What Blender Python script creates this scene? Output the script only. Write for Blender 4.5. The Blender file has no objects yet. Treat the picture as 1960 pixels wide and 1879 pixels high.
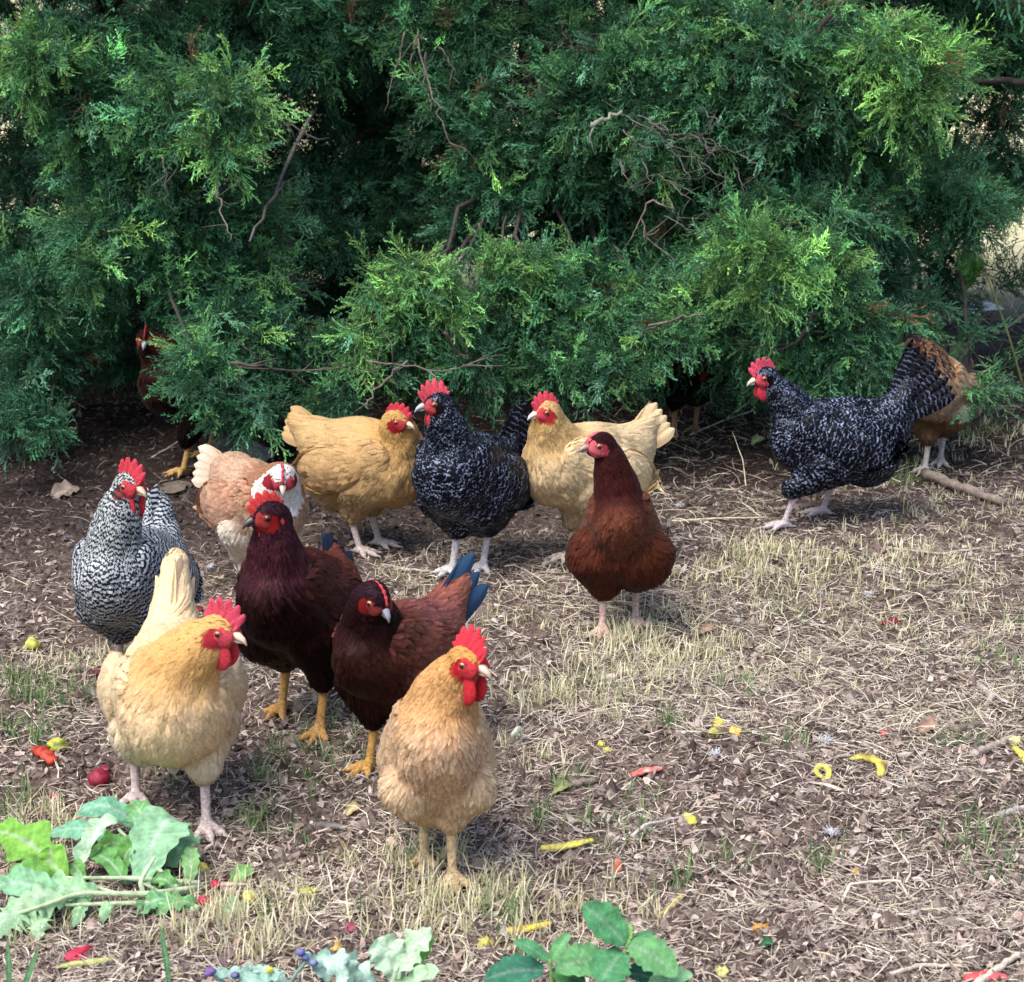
import bpy, math, random
import numpy as np
from mathutils import Vector, Matrix, Euler

random.seed(7)
rng = np.random.default_rng(7)
S = bpy.context.scene
COL = S.collection
R = math.radians

# ------------------------------------------------------------------ camera
CAM_H, CAM_PITCH = 1.5, R(15.0)
cam_data = bpy.data.cameras.new('camera')
cam_data.sensor_width = 36.0
cam_data.lens = 36.0 * 4000.0 / 1960.0
cam_data.clip_start = 0.05
cam_data.clip_end = 400.0
cam_data.dof.use_dof = True
cam_data.dof.focus_distance = 4.3
cam_data.dof.aperture_fstop = 11.0
cam = bpy.data.objects.new('camera', cam_data)
COL.objects.link(cam)
cam.location = (0, 0, CAM_H)
cam.rotation_euler = (math.pi / 2 - CAM_PITCH, 0, 0)
S.camera = cam

# ------------------------------------------------------------------ sky, sun, exposure
world = bpy.data.worlds.new('World')
S.world = world
world.use_nodes = True
wn = world.node_tree
wn.nodes.clear()
SUN_EL, SUN_AZ = R(60), R(-138)         # sun high, behind and left of the camera
sky = wn.nodes.new('ShaderNodeTexSky')
sky.sky_type = 'NISHITA'
sky.sun_disc = False
sky.sun_elevation = SUN_EL
sky.sun_rotation = SUN_AZ
sky.air_density = 1.0
sky.dust_density = 3.0
sky.ozone_density = 1.0
bgn = wn.nodes.new('ShaderNodeBackground')
bgn.inputs['Strength'].default_value = 0.092
wo = wn.nodes.new('ShaderNodeOutputWorld')
wn.links.new(sky.outputs[0], bgn.inputs[0])
wn.links.new(bgn.outputs[0], wo.inputs[0])

sun_data = bpy.data.lights.new('sun', 'SUN')
sun_data.energy = 1.35
sun_data.angle = R(46)
sun_data.color = (1.0, 0.95, 0.88)
sun = bpy.data.objects.new('sun', sun_data)
COL.objects.link(sun)
sd = Vector((math.sin(SUN_AZ) * math.cos(SUN_EL), math.cos(SUN_AZ) * math.cos(SUN_EL), math.sin(SUN_EL)))
sun.rotation_euler = sd.to_track_quat('Z', 'Y').to_euler()

S.view_settings.view_transform = 'Standard'
S.view_settings.look = 'None'
S.view_settings.exposure = 1.65
S.view_settings.gamma = 1.0
S.view_settings.use_curve_mapping = False
S.cycles.max_bounces = 5
S.cycles.diffuse_bounces = 3
S.cycles.glossy_bounces = 2
S.cycles.transparent_max_bounces = 4


def ray(px, py):
    """direction of the sight line through a point of the photograph (1960 x 1879)"""
    dx = (px - 980.0) / 4000.0
    dz = -(py - 939.5) / 4000.0
    c, s = math.cos(CAM_PITCH), math.sin(CAM_PITCH)
    return Vector((dx, c + dz * s, -s + dz * c))


def at(px, py, Y):
    d = ray(px, py)
    t = Y / d.y
    return Vector((d.x * t, Y, CAM_H + d.z * t))


# ------------------------------------------------------------------ numpy noise
def _hash(ix, iy, iz, seed):
    n = (ix.astype(np.int64) * 374761393 + iy.astype(np.int64) * 668265263 + iz.astype(np.int64) * 2147483647 + seed * 144665) & 0xffffffff
    n = ((n ^ (n >> 13)) * 1274126177) & 0xffffffff
    n = (n ^ (n >> 16)) & 0xffffffff
    return n / 4294967295.0 * 2 - 1


def vnoise(p, scale=1.0, seed=0):
    q = np.asarray(p, float) * scale
    if q.shape[1] == 2:
        q = np.c_[q, np.zeros(len(q))]
    i = np.floor(q).astype(np.int64)
    f = q - i
    f = f * f * (3 - 2 * f)
    r = 0
    for dx in (0, 1):
        wx = f[:, 0] if dx else 1 - f[:, 0]
        for dy in (0, 1):
            wy = f[:, 1] if dy else 1 - f[:, 1]
            for dz in (0, 1):
                wz = f[:, 2] if dz else 1 - f[:, 2]
                r = r + wx * wy * wz * _hash(i[:, 0] + dx, i[:, 1] + dy, i[:, 2] + dz, seed)
    return r


def ground_h(x, y):
    p = np.c_[np.atleast_1d(np.asarray(x, float)), np.atleast_1d(np.asarray(y, float))]
    h = 0.030 * vnoise(p, 1.1, 3) + 0.013 * vnoise(p, 4.0, 4)
    h = h + 0.006 * vnoise(p, 14.0, 5)
    far = np.clip((p[:, 1] - 9) / 30, 0, 1)
    return h * (1 - 0.5 * far)


def gpt(px, py):
    """where the sight line meets the ground"""
    d = ray(px, py)
    t = -CAM_H / d.z
    for _ in range(8):
        p = Vector((d.x * t, d.y * t, 0))
        t = (float(ground_h(p.x, p.y)[0]) - CAM_H) / d.z
    return Vector((d.x * t, d.y * t, CAM_H + d.z * t))


# ------------------------------------------------------------------ mesh + object helpers
def mesh_np(name, v, quads=None, tris=None, mats=(), smooth=True, attrs=None, colors=None, midx=None):
    me = bpy.data.meshes.new(name)
    v = np.asarray(v, dtype=np.float32)
    nq = 0 if quads is None else len(quads)
    nt = 0 if tris is None else len(tris)
    loops = []
    if nq: loops.append(np.asarray(quads, dtype=np.int32).ravel())
    if nt: loops.append(np.asarray(tris, dtype=np.int32).ravel())
    lp = np.concatenate(loops)
    me.vertices.add(len(v)); me.vertices.foreach_set('co', v.ravel())
    me.loops.add(len(lp)); me.loops.foreach_set('vertex_index', lp)
    me.polygons.add(nq + nt)
    st = np.concatenate([np.arange(nq) * 4, nq * 4 + np.arange(nt) * 3]).astype(np.int32)
    me.polygons.foreach_set('loop_start', st)
    me.polygons.foreach_set('use_smooth', np.full(nq + nt, smooth))
    if midx is not None:
        me.polygons.foreach_set('material_index', np.asarray(midx, dtype=np.int32))
    for m in mats: me.materials.append(m)
    me.update(calc_edges=True)
    if colors is not None:
        c = np.ones((len(v), 4), dtype=np.float32)
        c[:, :3] = colors
        a = me.attributes.new('col', 'FLOAT_COLOR', 'POINT')
        a.data.foreach_set('color', c.ravel())
    for k, val in (attrs or {}).items():
        a = me.attributes.new(k, 'FLOAT', 'POINT')
        a.data.foreach_set('value', np.asarray(val, dtype=np.float32))
    return me


def link(name, me, parent=None, kind=None):
    o = bpy.data.objects.new(name, me)
    COL.objects.link(o)
    if parent is not None: o.parent = parent
    if kind: o['kind'] = kind
    return o


def tag(o, label=None, cat=None, group=None, kind=None):
    if label: o['label'] = label
    if cat: o['category'] = cat
    if group: o['group'] = group
    if kind: o['kind'] = kind
    return o


def empty(name, loc, rz=0.0, scale=1.0):
    o = bpy.data.objects.new(name, None)
    o.empty_display_size = 0.05
    COL.objects.link(o)
    o.location = loc
    o.rotation_euler = (0, 0, rz)
    o.scale = (scale,) * 3
    return o


class MB:
    """collects numpy pieces into one mesh"""
    def __init__(s): s.v = []; s.q = []; s.t = []; s.c = []; s.n = 0; s.a = []; s.nn = []
    def add(s, v, quads=None, tris=None, col=(1, 1, 1), a=None, nrm=None):
        v = np.asarray(v, float)
        s.nn.append(np.zeros((len(v), 3)) if nrm is None else nrm)
        s.v.append(v)
        if quads is not None and len(quads): s.q.append(np.asarray(quads) + s.n)
        if tris is not None and len(tris): s.t.append(np.asarray(tris) + s.n)
        c = np.asarray(col, float)
        if c.ndim == 1: c = np.tile(c, (len(v), 1))
        s.c.append(c)
        s.a.append(np.zeros(len(v)) if a is None else np.asarray(a, float))
        s.n += len(v)
    def mesh(s, name, mats, smooth=True):
        me = mesh_np(name, np.concatenate(s.v), np.concatenate(s.q) if s.q else None,
                     np.concatenate(s.t) if s.t else None, mats, smooth,
                     attrs={'phase': np.concatenate(s.a)}, colors=np.concatenate(s.c))
        n_ = np.concatenate(s.nn)
        if np.abs(n_).max() > 0: me.normals_split_custom_set_from_vertices(n_.tolist())   # soft overlapping plumage
        return me


def tube(pts, radii, n=6, col=(1, 1, 1), cap=True, flat=1.0):
    """tapered tube along pts: returns v, quads, tris"""
    pts = np.asarray(pts, float); m = len(pts)
    radii = np.broadcast_to(np.asarray(radii, float), (m,))
    tan = np.gradient(pts, axis=0)
    tan /= np.linalg.norm(tan, axis=1, keepdims=True) + 1e-9
    ref = np.array([0, 0, 1.0]) if abs(tan[0][2]) < 0.9 else np.array([1.0, 0, 0])
    v = []
    for i in range(m):
        a = np.cross(tan[i], ref); a /= np.linalg.norm(a) + 1e-9
        b = np.cross(a, tan[i])
        ref = b
        th = np.arange(n) * 2 * math.pi / n
        v.append(pts[i] + radii[i] * (np.cos(th)[:, None] * a + flat * np.sin(th)[:, None] * b))
    v = np.concatenate(v)
    q = []
    for i in range(m - 1):
        for j in range(n):
            k = (j + 1) % n
            q.append((i * n + j, i * n + k, (i + 1) * n + k, (i + 1) * n + j))
    t = []
    if cap:
        c0 = len(v); v = np.vstack([v, pts[0], pts[-1]])
        for j in range(n):
            k = (j + 1) % n
            t.append((c0, k, j)); t.append((c0 + 1, (m - 1) * n + j, (m - 1) * n + k))
    return v, q, t


# ------------------------------------------------------------------ materials
def mat(name):
    m = bpy.data.materials.new(name)
    m.use_nodes = True
    nt = m.node_tree
    b = nt.nodes['Principled BSDF']
    return m, nt, b


def N(nt, t, **kw):
    n = nt.nodes.new(t)
    for k, v in kw.items(): setattr(n, k, v)
    return n


def noise(nt, scale, detail=3.0, rough=0.6, coord=None):
    n = N(nt, 'ShaderNodeTexNoise')
    n.inputs['Scale'].default_value = scale
    n.inputs['Detail'].default_value = detail
    n.inputs['Roughness'].default_value = rough
    if coord is None:
        tc = N(nt, 'ShaderNodeTexCoord'); coord = tc.outputs['Object']
    nt.links.new(coord, n.inputs['Vector'])
    return n


def ramp(nt, fac, stops):
    r = N(nt, 'ShaderNodeValToRGB')
    e = r.color_ramp.elements
    while len(e) < len(stops): e.new(0.5)
    for i, (p, c) in enumerate(stops):
        e[i].position = p
        e[i].color = (c[0], c[1], c[2], 1) if hasattr(c, '__len__') else (c, c, c, 1)
    nt.links.new(fac, r.inputs[0])
    return r


def mul(nt, a, b, fac=1.0, blend='MULTIPLY'):
    m = N(nt, 'ShaderNodeMix', data_type='RGBA', blend_type=blend)
    m.inputs[0].default_value = fac
    for s, x in ((6, a), (7, b)):
        if hasattr(x, 'is_linked') or isinstance(x, bpy.types.NodeSocket): nt.links.new(x, m.inputs[s])
        else: m.inputs[s].default_value = (*x, 1) if len(x) == 3 else x
    return m.outputs[2]


def attr_col(nt, name='col'):
    a = N(nt, 'ShaderNodeAttribute'); a.attribute_name = name
    return a


def simple_mat(name, rough=0.6, nscale=60.0, lo=0.75, hi=1.15, bump=0.3, spec=0.3, sss=0.0, bdist=0.002, trans=0.0):
    """vertex colour 'col' times a mottling, with fine relief"""
    m, nt, b = mat(name)
    a = attr_col(nt)
    n = noise(nt, nscale)
    r = ramp(nt, n.outputs[0], [(0.3, lo), (0.7, hi)])
    c = mul(nt, a.outputs[0], r.outputs[0])
    nt.links.new(c, b.inputs['Base Color'])
    b.inputs['Roughness'].default_value = rough
    b.inputs['Specular IOR Level'].default_value = spec
    if sss:
        b.inputs['Subsurface Weight'].default_value = sss
        b.inputs['Subsurface Radius'].default_value = (0.006, 0.002, 0.001)
        b.inputs['Subsurface Scale'].default_value = 1.0
    if bump:
        n2 = noise(nt, nscale * 3)
        bp = N(nt, 'ShaderNodeBump')
        bp.inputs['Strength'].default_value = bump
        bp.inputs['Distance'].default_value = bdist
        nt.links.new(n2.outputs[0], bp.inputs['Height'])
        nt.links.new(bp.outputs[0], b.inputs['Normal'])
    if trans:
        out = nt.nodes['Material Output']
        tr = N(nt, 'ShaderNodeBsdfTranslucent')
        nt.links.new(c, tr.inputs[0])
        mx = N(nt, 'ShaderNodeMixShader'); mx.inputs[0].default_value = trans
        nt.links.new(b.outputs[0], mx.inputs[1]); nt.links.new(tr.outputs[0], mx.inputs[2])
        nt.links.new(mx.outputs[0], out.inputs[0])
    return m
# ------------------------------------------------------------------ implicit shapes (bodies are one continuous surface)
def sdf_cone(p, a, b, ra, rb):
    a = np.asarray(a, float); b = np.asarray(b, float)
    ab = b - a
    t = np.clip(((p - a) @ ab) / (ab @ ab + 1e-12), 0, 1)
    q = a + t[:, None] * ab
    return np.linalg.norm(p - q, axis=1) - (ra + (rb - ra) * t)


def sdf_ell(p, c, r, M=None):
    q = p - np.asarray(c, float)
    if M is not None: q = q @ M          # columns of M are the ellipsoid's axes
    r = np.asarray(r, float)
    k0 = np.linalg.norm(q / r, axis=1)
    k1 = np.linalg.norm(q / (r * r), axis=1) + 1e-9
    return k0 * (k0 - 1) / k1


def smin(ds, k):
    d = np.stack(ds)
    m = d.min(0)
    return m - k * np.log(np.exp(-(d - m) / k).sum(0))


def psmin(ds, ks):
    r = ds[0]
    for d, k in zip(ds[1:], ks[1:]):
        h = np.clip(1 - np.abs(r - d) / k, 0, 1)
        r = np.minimum(r, d) - h * h * k * 0.25
    return r


def surf_nets(f, lo, hi, h):
    lo = np.asarray(lo, float); hi = np.asarray(hi, float)
    n = np.ceil((hi - lo) / h).astype(int) + 1
    ax = [lo[i] + h * np.arange(n[i]) for i in range(3)]
    G = np.stack(np.meshgrid(*ax, indexing='ij'), -1)
    D = f(G.reshape(-1, 3)).reshape(n)
    s = D < 0
    cs = [s[i:n[0] - 1 + i, j:n[1] - 1 + j, k:n[2] - 1 + k] for i in (0, 1) for j in (0, 1) for k in (0, 1)]
    cnt = sum(c.astype(int) for c in cs)
    act = (cnt > 0) & (cnt < 8)
    idx = -np.ones(act.shape, int)
    cells = np.argwhere(act)
    idx[act] = np.arange(len(cells))
    acc = np.zeros((len(cells), 3)); w = np.zeros(len(cells))
    cor = [(i, j, k) for i in (0, 1) for j in (0, 1) for k in (0, 1)]
    for a in cor:
        for b in cor:
            if sum(abs(a[i] - b[i]) for i in range(3)) == 1 and a < b:
                da = D[cells[:, 0] + a[0], cells[:, 1] + a[1], cells[:, 2] + a[2]]
                db = D[cells[:, 0] + b[0], cells[:, 1] + b[1], cells[:, 2] + b[2]]
                x = (da < 0) != (db < 0)
                t = np.where(x, da / np.where(x, da - db, 1), 0)
                pt = cells + np.array(a) + t[:, None] * (np.array(b) - np.array(a))
                acc += np.where(x[:, None], pt, 0); w += x
    v = lo + h * acc / w[:, None]
    quads = []
    for ax_ in range(3):
        o1, o2 = [(1, 2), (2, 0), (0, 1)][ax_]
        sl0 = [slice(None)] * 3; sl1 = [slice(None)] * 3
        sl0[ax_] = slice(0, n[ax_] - 1); sl1[ax_] = slice(1, n[ax_])
        A = s[tuple(sl0)]; B = s[tuple(sl1)]
        e = np.argwhere(A != B)
        e = e[(e[:, o1] > 0) & (e[:, o2] > 0) & (e[:, o1] < n[o1] - 1) & (e[:, o2] < n[o2] - 1)]
        if not len(e): continue
        sg = A[e[:, 0], e[:, 1], e[:, 2]]
        def g(d1, d2):
            q = e.copy(); q[:, o1] -= d1; q[:, o2] -= d2
            return idx[q[:, 0], q[:, 1], q[:, 2]]
        Q = np.stack([g(1, 1), g(0, 1), g(0, 0), g(1, 0)], 1)
        Q[~sg] = Q[~sg][:, ::-1]
        quads.append(Q)
    return v, np.concatenate(quads)


def grad(f, p, e=0.002):
    g = np.stack([f(p + np.eye(3)[i] * e) - f(p - np.eye(3)[i] * e) for i in range(3)], 1)
    return g / (np.linalg.norm(g, axis=1, keepdims=True) + 1e-9)


def vn(v):
    v = np.asarray(v, float)
    return v / (np.linalg.norm(v) + 1e-9)


# ------------------------------------------------------------------ materials of the hens
def feather_mat(name, barred=0, period=0.013, white=(.55, .57, .6), black=(.012, .014, .022), duty=0.0, sheen=0.0, spec=0.25, rough=0.6, tr=0.12, jag=0.004):
    m, nt, b = mat(name)
    a = attr_col(nt)
    c = a.outputs[0]
    if barred:
        ph = attr_col(nt, 'phase')
        nz = noise(nt, 90.0, 2)
        ad = N(nt, 'ShaderNodeMath', operation='MULTIPLY_ADD')
        nt.links.new(nz.outputs[0], ad.inputs[0]); ad.inputs[1].default_value = jag
        nt.links.new(ph.outputs[2], ad.inputs[2])
        mu = N(nt, 'ShaderNodeMath', operation='MULTIPLY'); mu.inputs[1].default_value = 2 * math.pi / period
        nt.links.new(ad.outputs[0], mu.inputs[0])
        si = N(nt, 'ShaderNodeMath', operation='SINE'); nt.links.new(mu.outputs[0], si.inputs[0])
        if duty:
            nz2 = noise(nt, 55.0, 2)
            a2 = N(nt, 'ShaderNodeMath', operation='MULTIPLY_ADD')
            nt.links.new(nz2.outputs[0], a2.inputs[0]); a2.inputs[1].default_value = 2.2
            nt.links.new(si.outputs[0], a2.inputs[2])
            r = ramp(nt, a2.outputs[0], [(0.0, 0.0), (1.0, 1.0)])
            mp = N(nt, 'ShaderNodeMapRange'); mp.inputs['From Min'].default_value = 1.1 + duty; mp.inputs['From Max'].default_value = 1.75 + duty
            nt.links.new(a2.outputs[0], mp.inputs['Value']); f = mp.outputs[0]
        else:
            mp = N(nt, 'ShaderNodeMapRange'); mp.inputs['From Min'].default_value = -0.25; mp.inputs['From Max'].default_value = 0.35
            nt.links.new(si.outputs[0], mp.inputs['Value']); f = mp.outputs[0]
        mx = N(nt, 'ShaderNodeMix', data_type='RGBA')
        nt.links.new(f, mx.inputs[0]); mx.inputs[6].default_value = (*black, 1); mx.inputs[7].default_value = (*white, 1)
        c = mul(nt, mx.outputs[2], a.outputs[0])
    nf = noise(nt, 260.0, 2)
    r2 = ramp(nt, nf.outputs[0], [(0.3, 0.82), (0.7, 1.12)])
    c = mul(nt, c, r2.outputs[0])
    nt.links.new(c, b.inputs['Base Color'])
    b.inputs['Roughness'].default_value = rough
    b.inputs['Specular IOR Level'].default_value = spec
    b.inputs['Sheen Weight'].default_value = sheen
    b.inputs['Sheen Roughness'].default_value = 0.4
    out = nt.nodes['Material Output']
    t = N(nt, 'ShaderNodeBsdfTranslucent'); nt.links.new(c, t.inputs[0])
    ms = N(nt, 'ShaderNodeMixShader'); ms.inputs[0].default_value = tr
    nt.links.new(b.outputs[0], ms.inputs[1]); nt.links.new(t.outputs[0], ms.inputs[2])
    nt.links.new(ms.outputs[0], out.inputs[0])
    return m


M_SKIN = simple_mat('red_skin', 0.58, 330.0, 0.55, 1.2, 1.0, 0.3, 0.15, 0.0022)
M_LEG = simple_mat('scaly_leg', 0.6, 190.0, 0.5, 1.2, 1.0, 0.3, 0, 0.0012)
M_BEAK = simple_mat('beak_horn', 0.35, 150.0, 0.8, 1.1, 0.2, 0.5)
M_EYE = simple_mat('eye_ball', 0.08, 50.0, 0.95, 1.05, 0, 0.9)
M_PLAIN = feather_mat('plain_feathers', 0, sheen=0.04, spec=0.08, rough=.75, tr=.22)
M_DARK = feather_mat('dark_glossy_feathers', 0, sheen=0.0, spec=0.07, rough=0.5, tr=0.03)
M_BAR = feather_mat('barred_feathers', 1, 0.0108, (.47, .50, .53), (.013, .015, .024), tr=0.05, jag=.008)
M_FLECK = feather_mat('dark_flecked_feathers', 1, 0.0125, (.25, .30, .43), (.003, .0035, .008), duty=0.60, spec=0.12, rough=0.45, tr=0.02, jag=0.014)


# ------------------------------------------------------------------ feathers
FT = np.array([0.0, 0.35, 0.72, 1.0])
def feathers(mb, f, P, D, Nn, L, W, C, Ctip, lift0, lift1, phase, point=0.3, conform=0.85):
    """many small cupped feathers that lie along the surface of f"""
    k = len(P)
    if not k: return
    Sd = np.cross(D, Nn)
    prof = np.array([0.55, 1.0, 0.85])
    ns = np.zeros((k, 10, 3)); jit_ = np.random.default_rng(k).normal(0, .13, (k, 3)); vs = np.zeros((k, 10, 3)); cs = np.zeros((k, 10, 3)); ph = np.zeros((k, 10))
    cur = P.copy(); dirn = D.copy()
    prev_t = 0
    for i, t in enumerate(FT):
        q = P + D * (L * t)[:, None]
        d = f(q); g = grad(f, q)
        hh = lift0 + lift1 * t
        q2 = q - g * ((d - hh) * conform)[:, None]
        if i < 3:
            wd = (W * prof[i] * 0.5)[:, None] * Sd
            q0 = q2 - wd - g * 0.0006; q1 = q2 + g * 0.0004; q3 = q2 + wd - g * 0.0006
            nb = g + jit_ + D * (.22 * t)
            ns[:, i * 3] = nb - Sd * .16; ns[:, i * 3 + 1] = nb; ns[:, i * 3 + 2] = nb + Sd * .16
            vs[:, i * 3] = q0; vs[:, i * 3 + 1] = q1; vs[:, i * 3 + 2] = q3
            for j in range(3):
                e = 0.97 if j != 1 else 1.03
                cs[:, i * 3 + j] = (C * (1 - t) + Ctip * t) * e
                ph[:, i * 3 + j] = phase + L * t
        else:
            ns[:, 9] = g + jit_ + D * .25
            vs[:, 9] = q2; cs[:, 9] = Ctip; ph[:, 9] = phase + L
    base = (np.arange(k) * 10)[:, None]
    q = np.concatenate([base + np.array([[0, 1, 4, 3]]), base + np.array([[1, 2, 5, 4]]), base + np.array([[3, 4, 7, 6]]), base + np.array([[4, 5, 8, 7]])])
    t = np.concatenate([base + np.array([[6, 7, 9]]), base + np.array([[7, 8, 9]])])
    ns = ns.reshape(-1, 3); ns /= np.linalg.norm(ns, axis=1, keepdims=True) + 1e-9
    mb.add(vs.reshape(-1, 3), q, t, cs.reshape(-1, 3), ph.reshape(-1), ns)


def sample_surface(v, q, n, rs):
    t = np.concatenate([q[:, [0, 1, 2]], q[:, [0, 2, 3]]])
    A = np.linalg.norm(np.cross(v[t[:, 1]] - v[t[:, 0]], v[t[:, 2]] - v[t[:, 0]]), axis=1)
    # stratified by sorted cumulative area keeps the cover even
    cum = np.cumsum(A) / A.sum()
    u = (np.arange(n) + rs.random(n)) / n
    i = np.searchsorted(cum, u); i = np.clip(i, 0, len(t) - 1)
    r1 = np.sqrt(rs.random(n))[:, None]; r2 = rs.random(n)[:, None]
    return (1 - r1) * v[t[i, 0]] + r1 * (1 - r2) * v[t[i, 1]] + r1 * r2 * v[t[i, 2]]


def big_feather(base, dirn, nrm, L, W, col, tipcol, curve, phase0, tip=0.55, rows=9, cols=5):
    """one large quill feather"""
    base = np.asarray(base, float); d = vn(dirn); nrm = vn(np.asarray(nrm) - d * np.dot(nrm, d)); s = np.cross(d, nrm)
    v = []; c = []; ph = []
    for i in range(rows):
        t = i / (rows - 1)
        w = W * 0.5 * (0.45 + 0.55 * min(1, t * 3)) * (1 if t < tip else math.sqrt(max(0.02, 1 - ((t - tip) / (1 - tip)) ** 2)))
        ctr = base + d * L * t + nrm * curve * L * t * t
        for j in range(cols):
            u = j / (cols - 1) * 2 - 1
            v.append(ctr + s * w * u - nrm * abs(u) ** 1.5 * w * 0.22 + nrm * 0.0015 * (1 if j == cols // 2 else 0))
            c.append((np.asarray(col) * (1 - t) + np.asarray(tipcol) * t) * (0.9 + 0.15 * (j == cols // 2)))
            ph.append(phase0 + L * t + abs(u) * 0.004)
    q = [(i * cols + j, i * cols + j + 1, (i + 1) * cols + j + 1, (i + 1) * cols + j) for i in range(rows - 1) for j in range(cols - 1)]
    return np.array(v), q, np.array(c), np.array(ph)


def ellmesh(c, r, M, nu=14, nv=9, noise_amp=0.0, seed=0, col=(1, 1, 1)):
    v = []; q = []
    for i in range(nv + 1):
        th = math.pi * i / nv
        for j in range(nu):
            p = 2 * math.pi * j / nu
            v.append((math.sin(th) * math.cos(p), math.sin(th) * math.sin(p), math.cos(th)))
    v = np.array(v)
    if noise_amp: v = v * (1 + noise_amp * vnoise(v, 2.3, seed))[:, None]
    v = (v * np.asarray(r)) @ np.asarray(M).T + np.asarray(c)
    for i in range(nv):
        for j in range(nu):
            k = (j + 1) % nu
            q.append((i * nu + j, (i + 1) * nu + j, (i + 1) * nu + k, i * nu + k))
    return v, q


def make_hen(spec):
    """spec: see HENS"""
    rs = np.random.default_rng(spec.get('seed', 1))
    sc = spec.get('scale', 1.0)
    fw = [gpt(*f) for f in spec['fpx']]
    root_p = (fw[0] + fw[1]) / 2
    root_p.z = float(ground_h(root_p.x, root_p.y)[0])
    yaw = R(spec['yaw'])
    Mr = np.array(Matrix.Rotation(yaw, 3, 'Z'))
    def loc(px, py, dy):
        w = at(px, py, root_p.y + dy) - root_p
        return (np.array(w) @ Mr) / sc
    def wdir(ydeg, pdeg):                       # world yaw / pitch to a local direction
        a = R(ydeg) - yaw; b = R(pdeg)
        return np.array([math.cos(a) * math.cos(b), math.sin(a) * math.cos(b), math.sin(b)])
    hen = empty(spec.get('name', 'hen'), root_p, yaw, sc)
    tag(hen, spec['label'], spec.get('cat', 'hen'), spec.get('group', 'chickens foraging by the cedar'))

    fat = spec.get('fat', 1.0)
    pit = R(spec.get('pitch', 0)); lean = R(spec.get('roll', 0))
    bz = spec.get('bz', 0.205)
    B = np.array([spec.get('bx', 0.0), spec.get('by', 0.0), bz])
    cp, sp = math.cos(pit), math.sin(pit)
    Rp = np.array([[cp, 0, -sp], [0, 1, 0], [sp, 0, cp]])     # chest up for a positive pitch
    def bp(x, y, z): return B + Rp @ np.array([x, y, z])
    head = loc(*spec['head'])
    hf = wdir(*spec['look']); hl = vn(np.cross([0, 0, 1], hf)); hu = np.cross(hf, hl)
    tail_tip = loc(*spec['tail']) if 'tail' in spec else bp(-0.23, 0, 0.16)
    tail_b = bp(-0.125, 0, 0.055)
    td = vn(tail_tip - tail_b); tlen = np.linalg.norm(tail_tip - tail_b)
    prims = []     # (function, region, flow)
    def add(fn, region, flow): prims.append((fn, region, np.asarray(flow, float)))
    E = lambda c, r, M=Rp: (lambda p: sdf_ell(p, c, r, M))
    Cn = lambda a, b, ra, rb: (lambda p: sdf_cone(p, a, b, ra, rb))
    back = Rp @ np.array([-1, 0, 0])
    add(E(bp(-0.01, 0, 0), (0.135, 0.090 * fat, 0.090 * fat)), 1, back + [0, 0, -0.25])
    add(E(bp(0.07, 0, -0.012), (0.080, 0.078 * fat, 0.086 * fat)), 2, back * 0.7 + [0, 0, -0.9])
    add(E(bp(-0.085, 0, -0.025), (0.082, 0.080 * fat, 0.082 * fat)), 3, back * 0.8 + [0, 0, -0.7])
    add(Cn(bp(-0.02, 0, 0.045), tail_b, 0.052, 0.046), 4, back + [0, 0, -0.1])
    te = tail_b + td * tlen * spec.get('tcone', .5)
    add(Cn(tail_b, te, 0.048, spec.get('tconer', 0.020)), 5, td)
    n0 = bp(0.085, 0, 0.035)
    ctrl = n0 * 0.45 + head * 0.55 + np.array([0.018, 0, 0.02]) + np.asarray(spec.get('nctl', (0, 0, 0)))
    nk = spec.get('neck', 1.0)
    prev = n0; pr = 0.060 * nk
    endp = head - hf * 0.008 - hu * 0.014
    hs = spec.get('hs', 1.03)
    for i in range(1, 6):
        t = i / 5
        q = (1 - t) ** 2 * n0 + 2 * t * (1 - t) * ctrl + t * t * endp
        r = (0.036 * (1 - t) ** 1.5 + 0.0235) * nk * spec.get('hs', 1.03)
        add(Cn(prev, q, pr, r), 6, vn(prev - q))
        prev, pr = q, r
    add(lambda p: hs * sdf_ell((p - head) / hs, (0, 0, 0), (0.0275, 0.0215, 0.0235), np.stack([hf, hl, hu], 1)), 7, -hf * 0.6 - hu * 0.5)
    add(Cn(head, head + (hf * 0.022 - hu * 0.002) * hs, 0.018 * hs, 0.0110 * hs), 7, -hf * 0.6 - hu * 0.5)
    feet = []
    for g_ in fw:
        q_ = (np.array(g_ - root_p) @ Mr) / sc
        feet.append((q_[0], q_[1], q_[2] + 0.0))
    feet.sort(key=lambda a: -a[1])
    hocks = []
    for i, (fx, fy, fz) in enumerate(feet):
        hip = bp(0.0, 0.045 * (1 if i == 0 else -1), -0.055)
        hock = np.array([fx - 0.022, fy, 0.078 + fz]) if fz < 0.02 else np.array([fx - 0.03, fy, 0.085 + fz])
        hocks.append(hock)
        tf = spec.get('thigh', 1.0)
        add(Cn(hip, hock + [0.004, 0, 0.022], 0.052 * tf, 0.023 * tf), 8, vn(hock - hip) + [0, 0, -0.3])
    if 'extra' in spec:
        for a, b, ra, rb in spec['extra']: add(Cn(bp(*a), bp(*b), ra, rb), 3, back * 0.6 + [0, 0, -0.8])

    fns = [p[0] for p in prims]
    kk = [{1: .04, 2: .045, 3: .04, 4: .04, 5: .03, 6: .022, 7: .010, 8: .028}[p[1]] for p in prims]
    for j_, p_ in enumerate(prims):
        if p_[1] == 6 and prims[j_ - 1][1] == 6: kk[j_] = .012
    am = spec.get('lumps', .0032)
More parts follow.
